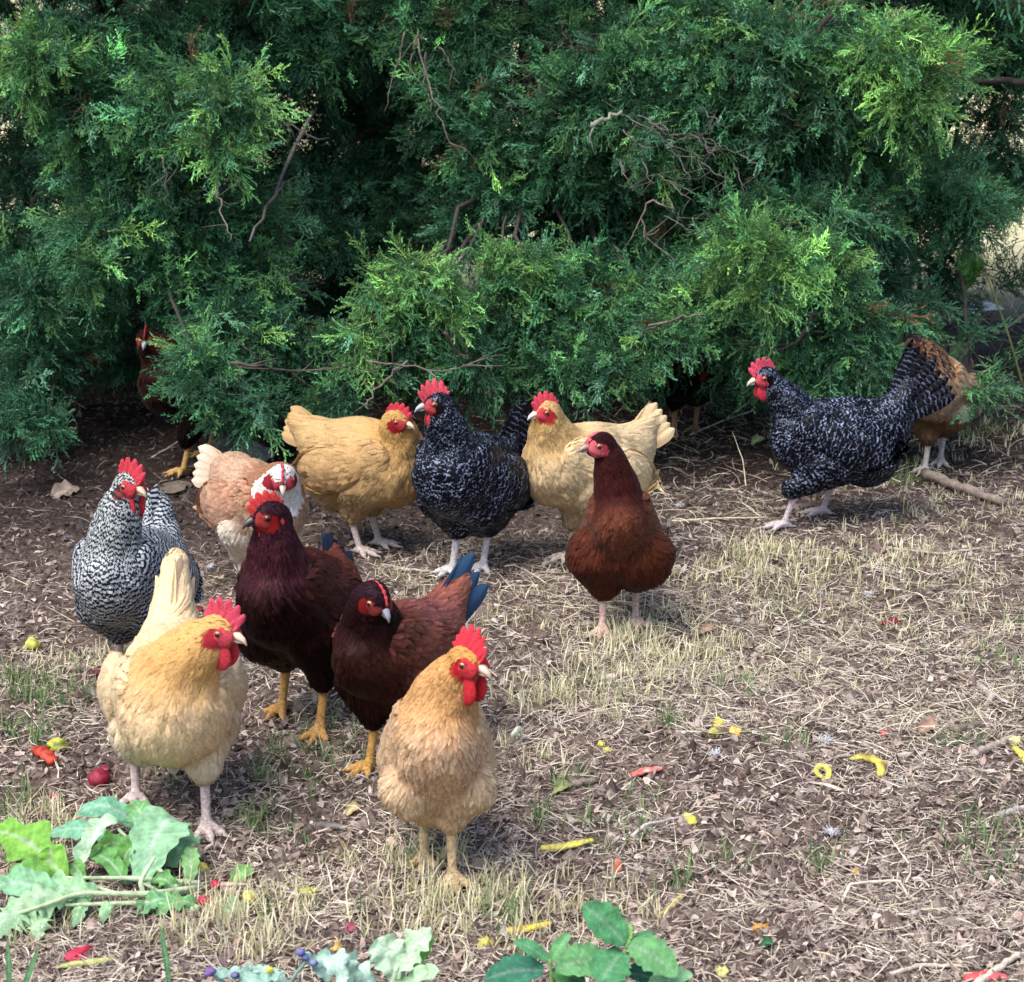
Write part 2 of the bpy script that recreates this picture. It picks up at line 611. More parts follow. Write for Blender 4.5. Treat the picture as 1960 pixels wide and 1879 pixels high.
    def F(p): return psmin([fn(p) for fn in fns], kk) + am * vnoise(p, 26.0, spec.get('seed', 1)) + am * .5 * vnoise(p, 60.0, 3)
    allp = np.array([head, tail_b, te, n0, bp(-0.17, 0, 0), bp(0.15, 0, 0), *hocks, bp(0, .1 * fat, 0), bp(0, -.1 * fat, 0)])
    lo = allp.min(0) - 0.08; hi = allp.max(0) + 0.08; lo[2] = max(lo[2], 0.03)
    v, q = surf_nets(F, lo, hi, 0.009)
    g = grad(F, v); v = v - g * F(v)[:, None]

    pal = spec['pal']            # region -> (base colour, tip colour)
    def colours(P, w, reg):
        C = np.zeros((len(P), 3)); T = np.zeros((len(P), 3))
        for k in range(1, 9):
            m = reg == k
            if m.any():
                C[m] = pal[k][0]; T[m] = pal[k][1]
        return C, T
    def shade(P):
        ds = np.stack([fn(P) for fn in fns]); i = ds.argmin(0)
        return np.array([p[1] for p in prims])[i], ds
    reg, ds = shade(v)
    C, T = colours(v, None, reg)
    hl_ = np.linalg.norm(v - head, axis=1)
    fm = spec.get('fmat', M_PLAIN)
    Cb = C * 0.75
    rv = (v - head) / hs
    ax_, ay_, az_ = rv @ hf, rv @ hl, rv @ hu
    sk_ = (((ax_ - .011) / .020) ** 2 + ((az_ + .003) / .0185) ** 2 < 1) & (np.abs(ay_) > .006)
    Cb[sk_] = np.asarray(spec.get('skin', (.55, .03, .04))) * .6 * spec.get('facek', 1.0)
    body = link('body', mesh_np('hen_body', v, q, None, [fm], True, attrs={'phase': hl_}, colors=Cb), hen)

    # plumage
    nfe = int(spec.get('nf', 3600) * spec.get('dense', 1.6))
    P = sample_surface(v, q, nfe, rs)
    # small feathers need a denser cover on head and neck
    nn = sample_surface(v, q, nfe * 3, rs)
    rg, _ = shade(nn)
    P = np.vstack([P, nn[(rg >= 6) & (rg < 8)]])
    P = P - grad(F, P) * F(P)[:, None]
    reg, ds = shade(P)
    Nn = grad(F, P)
    w = np.exp(-(ds - ds.min(0)) / 0.018); w /= w.sum(0)
    fl = np.stack([p[2] for p in prims])
    D = w.T @ fl
    D += rs.normal(0, 0.16, D.shape)
    D -= Nn * (D * Nn).sum(1)[:, None]; D /= np.linalg.norm(D, axis=1, keepdims=True) + 1e-9
    Ls = np.array([0, .030, .026, .034, .036, .050, .040, .009, .024]); Ws = np.array([0, .017, .015, .018, .014, .018, .0068, .005, .012])
    L = Ls[reg] * rs.uniform(.75, 1.2, len(P)); W = Ws[reg] * rs.uniform(.6, 1.05, len(P)) * .80 * spec.get('fw', 1.0)
    neck_t = np.clip((np.linalg.norm(P - head, axis=1) - 0.02) / 0.12, 0.25, 1)
    L = np.where(reg == 6, L * neck_t, L)
    # keep the bare face free of feathers
    rel = (P - head) / hs
    fx, fy, fz = rel @ hf, rel @ hl, rel @ hu
    bare = (((fx - .011) / .018) ** 2 + ((fz + .003) / .0165) ** 2 < 1) & (np.abs(fy) > 0.007) | (fx > 0.024) & (np.abs(fz) < 0.03)
    keep = ~bare
    C, T = blend_cols(ds, prims, pal, rs)
    if 'paint' in spec: C, T = spec['paint'](P, C, T, reg, head, hf, hl, hu, bp)
    br = rs.uniform(1 - spec.get('var', .10), 1 + spec.get('var', .10), (len(P), 1))
    C = np.clip(C * br, 0, 1); T = np.clip(T * br * rs.uniform(.92, 1.08, (len(P), 1)), 0, 1)
    lift0 = np.full(len(P), 0.0012); lift1 = np.where(np.isin(reg, (3, 8)), rs.uniform(.001, .006, len(P)), rs.uniform(.0003, spec.get('lift', .0022), len(P)))
    lift1 = np.where(reg == 7, 0.001, lift1)
    ph = np.linalg.norm(P - head, axis=1) + rs.normal(0, spec.get('phj', 0.0012), len(P))
    mb = MB()
    k = keep
    feathers(mb, F, P[k], D[k], Nn[k], L[k], W[k], C[k], T[k], lift0[k], lift1[k], ph[k])
    link('plumage', mb.mesh('hen_plumage', [fm]), hen, 'stuff')

    # wings
    wc = pal.get('wing', pal[1]); wq = pal.get('quill', wc)
    wshow = spec.get('wing', 1.0)
    for s in (1, -1):
        a0 = bp(0.055, s * 0.066 * fat, 0.020); a1 = bp(-0.045, s * 0.088 * fat, 0.006); a2 = bp(-0.150, s * 0.058 * fat, 0.012)
        Mw = Rp
        def FW(p, a0=a0, a1=a1, a2=a2, s=s):
            return smin([sdf_ell(p, a0, (0.058, 0.024, 0.050), Mw), sdf_ell(p, a1, (0.085, 0.022, 0.056), Mw), sdf_cone(p, a1, a2, 0.020, 0.006)], 0.010)
        pw = np.array([a0, a1, a2])
        v2, q2 = surf_nets(FW, pw.min(0) - 0.09, pw.max(0) + 0.09, 0.009)
        mb = MB()
        mb.add(v2, q2, None, np.asarray(wc[0]) * 0.8, np.linalg.norm(v2 - head, axis=1))
        Pw = sample_surface(v2, q2, int(900 * spec.get('nf', 3600) / 3600), rs)
        out = (Pw[:, 1] - np.array([B[1]])) * s > 0.055 * fat
        Pw = Pw[out]
        Nw = grad(FW, Pw)
        Dw = np.tile(back + np.array([0, 0, -0.22]), (len(Pw), 1)) + rs.normal(0, .06, (len(Pw), 3))
        Dw -= Nw * (Dw * Nw).sum(1)[:, None]; Dw /= np.linalg.norm(Dw, axis=1, keepdims=True) + 1e-9
        xx = (Pw - a0) @ back
        Lw = np.clip(0.026 + 0.20 * xx, 0.022, 0.060) * rs.uniform(.85, 1.15, len(Pw))
        br = rs.uniform(1 - spec.get('var', .1), 1 + spec.get('var', .1), (len(Pw), 1))
        Cw = np.clip(np.asarray(wc[0]) * br, 0, 1); Tw = np.clip(np.asarray(wc[1]) * br, 0, 1)
        feathers(mb, FW, Pw, Dw, Nw, Lw, Lw * 0.42, Cw, Tw, np.full(len(Pw), .001), rs.uniform(.0005, .003, len(Pw)), np.linalg.norm(Pw - head, axis=1) + rs.normal(0, spec.get('phj', .0012), len(Pw)))
        for i in range(8):
            t = i / 7
            b0 = bp(0.0 - 0.075 * t, s * (0.090 * fat - 0.004 * i), -0.038 + 0.030 * t)
            dd = Rp @ np.array([-1, -s * (0.22 + 0.05 * t), 0.04 + 0.16 * t])
            vv, qq, cc, pp = big_feather(b0, dd, Rp @ np.array([0, s, 0.25]), 0.085 + 0.018 * t, 0.022, wq[0], wq[1], -0.06, np.linalg.norm(b0 - head), 0.6, 7, 3)
            mb.add(vv, qq, None, cc, pp)
        link('wing', mb.mesh('hen_wing', [fm]), hen)

    # tail quills, each a part
    tc = pal.get('tail', pal[5]); nt_ = spec.get('ntail', 10)
    side = np.array([0, 1.0, 0]) - td * td[1]; side = vn(side); upv = vn(np.cross(side, td)); upv = upv if upv[2] > 0 else -upv
    L0 = max(0.07, tlen - 0.02) * spec.get('taillen', 1.0)
    tm = spec.get('tmat', fm)
    for i in range(nt_):
        s = 1 if i % 2 else -1
        t = (i // 2) / max(1, nt_ // 2 - 1)
        b0 = tail_b + td * 0.022 + upv * (0.022 - 0.036 * t) + side * s * (0.006 + 0.020 * t)
        dd = td + upv * (0.10 - 0.42 * t) * spec.get('fan', 1.0) + side * s * (0.04 + 0.20 * t) * spec.get('fan', 1.0)
        vv, qq, cc, pp = big_feather(b0, dd, side * s + upv * 0.45, L0 * (1 - 0.18 * t) * rs.uniform(.94, 1.03), 0.036, tc[0], tc[1], 0.03, 0.3 + i * 0.004, 0.6)
        mb = MB(); mb.add(vv, qq, None, cc * rs.uniform(.88, 1.1), pp)
        link('tail_feather', mb.mesh('tail_feather', [tm]), hen)

    # head parts
    done = set(c.name for c in hen.children)
    Mh = np.stack([hf, hl, hu], 1)
    skin = np.asarray(spec.get('skin', (.55, .03, .04)))
    cs = spec.get('comb', 1.0)
    H = head
    # bare face
    mb = MB()
    for s in (1, -1):
        vv, qq = ellmesh(H + hf * .011 + hl * s * .0115 - hu * .003, (.0200, .0112, .0178), Mh, 22, 14, .16, 3 + s)
        mb.add(vv, qq, None, skin * np.array([1.0, 1.5, 1.3]) * spec.get('facek', 1.0))
        vv, qq = ellmesh(H + hf * .011 + hl * s * .0192 + hu * .0035, (.0088, .0042, .0072), Mh, 12, 8, .05, 8)
        mb.add(vv, qq, None, skin * np.array([.55, .8, .8]))
        vv, qq = ellmesh(H + hf * .004 + hl * s * .0165 - hu * .011, (.011, .0065, .0075), Mh, 14, 8, .2, 18 + s)
        mb.add(vv, qq, None, skin * np.array([.9, 1.0, 1.0]))
    vv, qq = ellmesh(H + hf * .018 - hu * .002, (.014, .012, .0125), Mh, 12, 8, .05, 5)
    mb.add(vv, qq, None, skin * np.array([1.0, 1.5, 1.3]) * spec.get('facek', 1.0))
    link('face', mb.mesh('bare_face', [M_SKIN]), hen)
    ec = spec.get('lobe', (.50, .07, .07))
    for s in (1, -1):
        vv, qq = ellmesh(H - hf * .010 + hl * s * .0205 - hu * .010, (.0062, .0045, .0095), Mh, 10, 7, .05, 6)
        mb = MB(); mb.add(vv, qq, None, ec); link('earlobe', mb.mesh('earlobe', [M_SKIN]), hen)
        # eye: pupil, iris ring
        nu, nv = 12, 10
        vv = []; cc = []
        for i in range(nv + 1):
            th = math.pi * i / nv
            for j in range(nu):
                p_ = 2 * math.pi * j / nu
                vv.append((math.sin(th) * math.cos(p_), math.sin(th) * math.sin(p_), math.cos(th)))
                cc.append((.004, .003, .003) if i <= 2 else (spec.get('iris', (.50, .17, .03)) if i <= 4 else (.05, .01, .01)))
        zax = vn(hl * s + hf * .25); xax = vn(np.cross(hu, zax)); yax = np.cross(zax, xax)
        vv = np.array(vv) * .0056 @ np.stack([xax, yax, zax], 1).T + (H + hf * .0115 + hl * s * .0203 + hu * .0038)
        qq = [(i * nu + j, (i + 1) * nu + j, (i + 1) * nu + (j + 1) % nu, i * nu + (j + 1) % nu) for i in range(nv) for j in range(nu)]
        mb = MB(); mb.add(vv, qq, None, np.array(cc)); link('eye', mb.mesh('eye', [M_EYE]), hen)
    # beak, upper and lower
    bc = np.asarray(spec.get('beak', (.55, .42, .28)))
    b0 = H + hf * .0235 - hu * .000
    pts = [b0, b0 + hf * .010 + hu * .0015, b0 + hf * .019 - hu * .002, b0 + hf * .026 - hu * .0085]
    vv, qq, tt = tube(pts, [.0088, .0072, .0046, .0010], 10, flat=.85)
    mb = MB(); mb.add(vv, qq, tt, np.clip(bc, 0, 1))
    pts = [b0 - hu * .006, b0 + hf * .010 - hu * .0065, b0 + hf * .0185 - hu * .0075]
    vv, qq, tt = tube(pts, [.0068, .0048, .0012], 8, flat=.6)
    mb.add(vv, qq, tt, np.clip(bc * .8, 0, 1))
    link('beak', mb.mesh('beak', [M_BEAK]), hen)
    # comb
    if cs > 0:
        n = 40; rows = 6; vv = []; teeth = spec.get('teeth', 6)
        for sd_ in (1, -1):
            for i in range(n):
                t = i / (n - 1)
                a = R(22 + 118 * t)
                basep = H + hf * math.cos(a) * .029 + hu * math.sin(a) * .0225
                env = (math.sin(math.pi * min(1, .12 + t * .98)) ** .55)
                tooth = abs(math.sin(math.pi * (t * teeth + .12))) ** .65
                hgt = .0045 + cs * (.0065 + .024 * env * (.38 + .62 * tooth))
                dr = hf * (math.cos(a) * .55 - .10) + hu * (.55 + .45 * math.sin(a))
                dr = vn(dr)
                for r_ in range(rows):
                    u = r_ / (rows - 1)
                    th = (.0030 * (1 - u) ** .6 + .0007) * (1 + .3 * math.sin(t * 40 + r_))
                    bend = cs * .0045 * math.sin(t * 5 + spec.get('seed', 1)) * u * u
                    vv.append(basep + dr * hgt * u - hu * .004 + hl * (sd_ * th + bend))
        vv = np.array(vv); qq = []
        o = n * rows
        for i in range(n - 1):
            for r_ in range(rows - 1):
                a_ = i * rows + r_
                qq.append((a_, a_ + rows, a_ + rows + 1, a_ + 1)); qq.append((o + a_, o + a_ + 1, o + a_ + rows + 1, o + a_ + rows))
            a_ = i * rows + rows - 1
            qq.append((a_, a_ + rows, o + a_ + rows, o + a_))
        for e in (0, n - 1):
            for r_ in range(rows - 1):
                a_ = e * rows + r_; qq.append((a_, a_ + 1, o + a_ + 1, o + a_) if e == 0 else (a_, o + a_, o + a_ + 1, a_ + 1))
        mb = MB(); mb.add(vv, qq, None, np.clip(skin * np.array([1.2, 1.9, 1.9]), 0, 1))
        link('comb', mb.mesh('comb', [M_SKIN]), hen)
    ws = spec.get('wattle', 1.0)
    down = vn(np.array([0, 0, -1.0]) - hf * .15)
    for s in (1, -1):
        c0 = H + hf * .015 - hu * .013 + hl * s * (.0065 + .003 * ws) + down * .0145 * ws
        vv, qq = ellmesh(c0, (.0128 * ws, .0045 + .0012 * ws, .0175 * ws), np.stack([vn(hf + down * .1), hl, vn(np.cross(hf, hl))], 1), 14, 10, .08, 11 + s)
        mb = MB(); mb.add(vv, qq, None, skin * np.array([1.0, .9, .9])); link('wattle', mb.mesh('wattle', [M_SKIN]), hen)

    for c_ in hen.children:
        if c_.name not in done:
            me = c_.data; a = np.empty(len(me.vertices) * 3, np.float32); me.vertices.foreach_get('co', a)
            a = (a.reshape(-1, 3) - head) * hs + head
            me.vertices.foreach_set('co', a.astype(np.float32).ravel()); me.update()

    # legs and feet
    lc = np.asarray(spec.get('leg', (.55, .40, .34)))
    for i, (fx, fy, fz) in enumerate(feet):
        hk = hocks[i]
        ft = np.array([fx, fy, .012 + fz])
        tyaw = spec.get('toeyaw', 0.0) + (0.12 if i == 0 else -0.12)
        pr_ = [(lambda p, a=hk + np.array([0, 0, .03]), b=hk: sdf_cone(p, a, b, .0085, .0092)), (lambda p, a=hk, b=ft: sdf_cone(p, a, b, .0082, .0072))]
        claws = []
        for ang, ln in ((0, .052), (.62, .042), (-.62, .042), (math.pi, .022)):
            dr = np.array([math.cos(ang + tyaw), math.sin(ang + tyaw), 0])
            gz = .0055 if fz < .02 else fz - .012
            k1 = ft + dr * ln * .35; k1[2] = gz + .007
            k2 = ft + dr * ln * .72; k2[2] = gz + .003
            k3 = ft + dr * ln; k3[2] = gz
            r0 = .0068 if ang != math.pi else .0055
            pr_.append(lambda p, a=ft, b=k1, r=r0: sdf_cone(p, a, b, r, r * .85))
            pr_.append(lambda p, a=k1, b=k2, r=r0: sdf_cone(p, a, b, r * .9, r * .75))
            pr_.append(lambda p, a=k2, b=k3, r=r0: sdf_cone(p, a, b, r * .8, r * .55))
            claws.append((k3, dr))
        def FL(p, pr_=pr_): return smin([h_(p) for h_ in pr_], .0022)
        pts_ = np.array([hk + [0, 0, .03], ft] + [c_[0] for c_ in claws])
        v3, q3 = surf_nets(FL, pts_.min(0) - .014, pts_.max(0) + .014, .0032)
        mb = MB()
        mb.add(v3, q3, None, lc)
        for k3, dr in claws:
            vv, qq, tt = tube([k3 - dr * .002, k3 + dr * .006 + [0, 0, .001], k3 + dr * .012 - [0, 0, .003]], [.0034, .0024, .0006], 6)
            mb.add(vv, qq, tt, np.clip(lc * .6 + .1, 0, 1))
        link('leg', mb.mesh('hen_leg', [M_LEG]), hen)
    return hen


def flat_pal(c, tip=None, neck=None, necktip=None, fluff=None, head=None, tail=None, wing=None):
    c = np.asarray(c, float); tip = c if tip is None else np.asarray(tip, float)
    p = {k: (c, tip) for k in range(1, 9)}
    if neck is not None: p[6] = (np.asarray(neck, float), np.asarray(neck if necktip is None else necktip, float)); p[7] = p[6]
    if head is not None: p[7] = (np.asarray(head, float),) * 2
    if fluff is not None: p[3] = (np.asarray(fluff, float),) * 2; p[8] = p[3]
    if tail is not None: p['tail'] = (np.asarray(tail[0], float), np.asarray(tail[1], float))
    if wing is not None: p['wing'] = (np.asarray(wing[0], float), np.asarray(wing[1], float))
    return p


def blend_cols(ds, prims, pal, rs, k=.010):
    w = np.exp(-(ds - ds.min(0) + rs.normal(0, .006, ds.shape[1]) * np.array([1 if p[1] == 6 else 0 for p in prims])[:, None]) / k)
    w = w ** 1.0 / w.sum(0)
    c = np.stack([pal[p[1]][0] for p in prims]); t = np.stack([pal[p[1]][1] for p in prims])
    return w.T @ c, w.T @ t


def paint_breast_gold(P, C, T, reg, head, hf, hl, hu, bp):
    """a golden hackle that fades into a paler breast"""
    return C, T


def paint_salmon(P, C, T, reg, head, hf, hl, hu, bp):
    rel = P - head
    d = np.linalg.norm(rel, axis=1)
    m = (d < 0.085) & ((rel @ hf) > -0.012) & ((rel @ hu) < 0.03)      # white beard and muffs
    C = C.copy(); T = T.copy()
    C[m] = (.74, .70, .66); T[m] = (.80, .77, .74)
    low = P[:, 2] < 0.175
    C[low] = (.74, .66, .55); T[low] = (.80, .72, .62)
    return C, T


def paint_partridge(P, C, T, reg, head, hf, hl, hu, bp):
    C = C.copy(); T = T.copy()
    rel = P - head
    d = np.linalg.norm(rel, axis=1)
    rr_ = np.random.default_rng(5).random(len(P))
    dark = (reg == 7) | ((reg == 6) & ((rel[:, 0] > -0.01)) & (rr_ < .7))
    C[dark] = (.010, .010, .016); T[dark] = np.where(rr_[dark][:, None] < .2, (.30, .17, .08), (.03, .03, .04))
    low = (P[:, 2] < 0.17)
    C[low] = (.10, .055, .03); T[low] = (.22, .13, .07)
    return C, T
# ------------------------------------------------------------------ ground: one sheet to the horizon, fine near the flock
def axis(stops):
    out = []
    for a, b, st in stops: out += list(np.arange(a, b, st))
    return np.array(out + [stops[-1][1]])


gx = axis([(-90, -20, 6), (-20, -6, 1), (-6, -2.6, .12), (-2.6, 2.6, .017), (2.6, 6, .12), (6, 20, 1), (20, 90, 6)])
gy = axis([(-12, 1, 1), (1, 2.4, .1), (2.4, 7.2, .017), (7.2, 10, .05), (10, 20, .3), (20, 60, 2), (60, 160, 10)])
GX, GY = np.meshgrid(gx, gy, indexing='ij')
P2 = np.c_[GX.ravel(), GY.ravel()]
hz = ground_h(P2[:, 0], P2[:, 1])
near = (np.abs(P2[:, 0]) < 2.7) & (P2[:, 1] > 2.3) & (P2[:, 1] < 8)
hz = hz + np.where(near, 0.0035 * vnoise(P2, 36, 9) + 0.0025 * vnoise(P2, 70, 10), 0)
ni, nj = len(gx), len(gy)
I, J = np.meshgrid(np.arange(ni - 1), np.arange(nj - 1), indexing='ij')
a = (I * nj + J).ravel()
quads = np.stack([a, a + nj, a + nj + 1, a + 1], 1)

m, nt, b = mat('soil_and_straw')
tc = N(nt, 'ShaderNodeTexCoord'); co = tc.outputs['Object']
n1 = noise(nt, 2.2, 4, .6, co); n2 = noise(nt, 40, 5, .7, co); n3 = noise(nt, 160, 3, .7, co)
soil = ramp(nt, n2.outputs[0], [(.30, (.032, .023, .021)), (.52, (.115, .086, .075)), (.75, (.25, .20, .175))])
stain = ramp(nt, n1.outputs[0], [(.35, (.7, .68, .66)), (.65, (1.15, 1.1, 1.05))])
c1 = mul(nt, soil.outputs[0], stain.outputs[0])
fine = ramp(nt, n3.outputs[0], [(.35, .55), (.65, 1.25)])
c1 = mul(nt, c1, fine.outputs[0])
# shade under the cedars, put into the soil colour
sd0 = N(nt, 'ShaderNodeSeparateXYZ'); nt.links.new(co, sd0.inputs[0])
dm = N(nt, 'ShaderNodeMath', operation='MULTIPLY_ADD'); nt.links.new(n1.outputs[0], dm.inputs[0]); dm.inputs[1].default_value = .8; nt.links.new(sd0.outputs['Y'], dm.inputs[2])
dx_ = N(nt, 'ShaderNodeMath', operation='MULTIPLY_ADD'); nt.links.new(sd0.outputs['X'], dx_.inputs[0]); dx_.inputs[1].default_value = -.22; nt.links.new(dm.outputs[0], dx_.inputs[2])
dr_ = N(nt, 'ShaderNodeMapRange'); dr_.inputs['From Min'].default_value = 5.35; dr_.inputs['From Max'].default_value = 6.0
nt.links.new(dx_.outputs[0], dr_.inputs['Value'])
soil_shade = N(nt, 'ShaderNodeMix', data_type='RGBA'); nt.links.new(dr_.outputs[0], soil_shade.inputs[0]); nt.links.new(c1, soil_shade.inputs[6])
nt.links.new(mul(nt, c1, (.30, .28, .30)), soil_shade.inputs[7]); c1 = soil_shade.outputs[2]
# the mown straw-coloured field that begins beyond the trees
sx = N(nt, 'ShaderNodeSeparateXYZ'); nt.links.new(co, sx.inputs[0])
mr = N(nt, 'ShaderNodeMapRange'); mr.inputs['From Min'].default_value = 8.2; mr.inputs['From Max'].default_value = 10.5
nt.links.new(sx.outputs['Y'], mr.inputs['Value'])
fld = ramp(nt, noise(nt, 3.0, 6, .7, co).outputs[0], [(.35, (.30, .34, .14)), (.5, (.55, .50, .30)), (.7, (.68, .62, .44))])
mx = N(nt, 'ShaderNodeMix', data_type='RGBA')
nt.links.new(mr.outputs[0], mx.inputs[0]); nt.links.new(c1, mx.inputs[6]); nt.links.new(fld.outputs[0], mx.inputs[7])
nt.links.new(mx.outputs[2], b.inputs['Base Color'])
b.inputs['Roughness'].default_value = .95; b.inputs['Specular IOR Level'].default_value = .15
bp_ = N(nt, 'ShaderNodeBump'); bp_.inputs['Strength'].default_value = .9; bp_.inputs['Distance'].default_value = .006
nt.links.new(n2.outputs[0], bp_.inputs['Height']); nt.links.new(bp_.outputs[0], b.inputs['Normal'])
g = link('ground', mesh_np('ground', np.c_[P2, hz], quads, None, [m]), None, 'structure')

# ------------------------------------------------------------------ loose litter: straw, crumbs, leaf shards (nobody could count it)
M_STRAW = simple_mat('dry_straw', .8, 90, .7, 1.2, 0, .15, trans=.15)
M_CRUMB = simple_mat('soil_crumbs', .95, 120, .6, 1.25, .5, .1)
M_GRASS = simple_mat('grass_blades', .6, 60, .8, 1.2, 0, .25, trans=.25)


def view_points(n, y0=2.75, y1=8.5, pw=2.0, margin=.35):
    """points on the ground, thinning with distance"""
    y = (y0 ** (1 - pw) + rng.random(n) * (y1 ** (1 - pw) - y0 ** (1 - pw))) ** (1 / (1 - pw)) if pw != 1 else y0 * (y1 / y0) ** rng.random(n)
    hw = y * .262 + margin
    return np.c_[(rng.random(n) * 2 - 1) * hw, y]


def strips(P, L, W, yaw, pitch, bend, col, z0, seg=3, roll=None, taper=True):
    """n curved ribbons"""
    n = len(P)
    out = np.zeros((n, (seg + 1) * 2, 3))
    x = P[:, 0].copy(); y = P[:, 1].copy(); z = z0.copy()
    ya = yaw.copy(); pi_ = pitch.copy()
    roll = np.zeros(n) if roll is None else roll
    for i in range(seg + 1):
        w = W * (.5 if not taper else .5 * (1 - .75 * (i / seg) ** 2))
        sx_, sy_ = -np.sin(ya) * np.cos(roll), np.cos(ya) * np.cos(roll)
        sz_ = np.sin(roll)
        out[:, i * 2] = np.stack([x - sx_ * w, y - sy_ * w, z - sz_ * w], 1)
        out[:, i * 2 + 1] = np.stack([x + sx_ * w, y + sy_ * w, z + sz_ * w], 1)
        st = L / seg
        x = x + np.cos(ya) * np.cos(pi_) * st; y = y + np.sin(ya) * np.cos(pi_) * st; z = z + np.sin(pi_) * st
        ya = ya + bend[:, 0] / seg; pi_ = pi_ + bend[:, 1] / seg
    b_ = (np.arange(n) * (seg + 1) * 2)[:, None]
    q = np.concatenate([b_ + np.array([[2 * i, 2 * i + 1, 2 * i + 3, 2 * i + 2]]) for i in range(seg)])
    c = np.repeat(col, (seg + 1) * 2, axis=0)
    return out.reshape(-1, 3), q, c


def pick(cols, n, jit=.2):
    cols = np.array(cols); k = rng.integers(0, len(cols), n)
    return cols[k] * rng.uniform(1 - jit, 1 + jit, (n, 1))


n = 150000
P = view_points(n, y1=11.0, pw=1.6)
cl = vnoise(P, 3.0, 21) * .5 + vnoise(P, 9.0, 22) * .5
keep = rng.random(n) < np.clip(.62 + cl * .9, .12, 1)
P = P[keep]; n = len(P)
L = rng.gamma(3.0, .0085, n) + .006
W = rng.uniform(.0008, .0024, n)
col = pick([(.64, .56, .46), (.54, .46, .37), (.38, .30, .26), (.74, .67, .57), (.26, .20, .18), (.58, .52, .37), (.48, .39, .35)], n)
# under the trees the litter is sparser, with tree shade put into its colour
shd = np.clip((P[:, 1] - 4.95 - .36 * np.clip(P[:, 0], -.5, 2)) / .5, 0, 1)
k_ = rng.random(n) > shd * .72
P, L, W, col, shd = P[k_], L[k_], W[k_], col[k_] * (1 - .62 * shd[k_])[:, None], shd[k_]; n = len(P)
z0 = ground_h(P[:, 0], P[:, 1]) + rng.uniform(.001, .009, n)
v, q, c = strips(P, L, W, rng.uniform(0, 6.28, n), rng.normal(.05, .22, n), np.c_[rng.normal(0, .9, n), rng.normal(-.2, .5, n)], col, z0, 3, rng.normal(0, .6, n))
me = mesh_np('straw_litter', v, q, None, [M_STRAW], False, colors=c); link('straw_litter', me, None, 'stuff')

# matted long dry grass lying across the middle and the right
n = 26000
P = view_points(n, 3.7, 7.5, 1.5)
xx = P[:, 0] / (P[:, 1] * .245)
pm = np.clip(.35 + .8 * vnoise(P, 2.2, 31) + .5 * vnoise(P, 6, 32), 0, 1) * np.clip((xx + .35) * 1.6, .12, 1) * np.clip(1.5 - (P[:, 1] - 4.2) / 2.2 + xx * .5, .1, 1)
P = P[rng.random(n) < pm * 1.3]; n = len(P)
v, q, c = strips(P, rng.gamma(4, .013, n) + .02, rng.uniform(.0010, .0022, n), rng.uniform(0, 6.28, n), rng.normal(.12, .22, n), np.c_[rng.normal(0, 1.3, n), rng.normal(-.45, .5, n)], pick([(.66, .59, .46), (.56, .50, .37), (.76, .70, .58), (.40, .33, .26), (.46, .44, .30), (.30, .25, .20)], n), ground_h(P[:, 0], P[:, 1]) + rng.uniform(.003, .014, n), 5, rng.normal(0, .6, n))
link('matted_dry_grass', mesh_np('matted_dry_grass', v, q, None, [M_STRAW], False, colors=c), None, 'stuff')

# crumbs of soil, droppings of bark
n = 36000
P = view_points(n, pw=1.8)
oct_v = np.array([(1, 0, 0), (-1, 0, 0), (0, 1, 0), (0, -1, 0), (0, 0, 1), (0, 0, -1)], float)
oct_t = np.array([(0, 2, 4), (2, 1, 4), (1, 3, 4), (3, 0, 4), (2, 0, 5), (1, 2, 5), (3, 1, 5), (0, 3, 5)])
s = rng.gamma(2.2, .0018, n)[:, None] * rng.uniform(.5, 1.5, (n, 3)) + .001
an = rng.uniform(0, 6.28, n); ca, sa = np.cos(an), np.sin(an)
vv = oct_v[None] * s[:, None, :] * rng.uniform(.7, 1.3, (n, 6, 1))
vx = vv[..., 0] * ca[:, None] - vv[..., 1] * sa[:, None]; vy = vv[..., 0] * sa[:, None] + vv[..., 1] * ca[:, None]
col_d = 1 - .6 * np.clip((P[:, 1] - 4.95 - .36 * np.clip(P[:, 0], -.5, 2)) / .5, 0, 1)  # crumbs darken under the trees: shade carried in their colour
zz = ground_h(P[:, 0], P[:, 1]) + .001
v = np.stack([vx + P[:, 0:1], vy + P[:, 1:2], vv[..., 2] + zz[:, None]], -1).reshape(-1, 3)
t = (np.arange(n) * 6)[:, None, None] + oct_t[None]
col = pick([(.12, .09, .078), (.07, .05, .045), (.19, .15, .13), (.28, .23, .20), (.15, .11, .10)], n, .3) * col_d[:, None]
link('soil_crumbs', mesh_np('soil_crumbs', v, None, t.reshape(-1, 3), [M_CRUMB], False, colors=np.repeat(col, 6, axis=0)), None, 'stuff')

# dead leaf shards
n = 20000
P = view_points(n, pw=1.8)
L = rng.uniform(.006, .022, n)
col = pick([(.28, .21, .18), (.40, .32, .28), (.19, .14, .12), (.52, .45, .41), (.14, .10, .09), (.44, .33, .29)], n, .25) * (1 - .62 * np.clip((P[:, 1] - 4.95 - .36 * np.clip(P[:, 0], -.5, 2)) / .5, 0, 1))[:, None]  # shards under the trees have the shade multiplied into their colour
v, q, c = strips(P, L, L * rng.uniform(.3, .8, n), rng.uniform(0, 6.28, n), rng.normal(.15, .35, n), np.c_[rng.normal(0, .8, n), rng.normal(-.3, .9, n)], col, ground_h(P[:, 0], P[:, 1]) + rng.uniform(.001, .007, n), 3, rng.normal(0, .6, n))
link('leaf_litter', mesh_np('leaf_litter', v, q, None, [M_STRAW], False, colors=c), None, 'stuff')


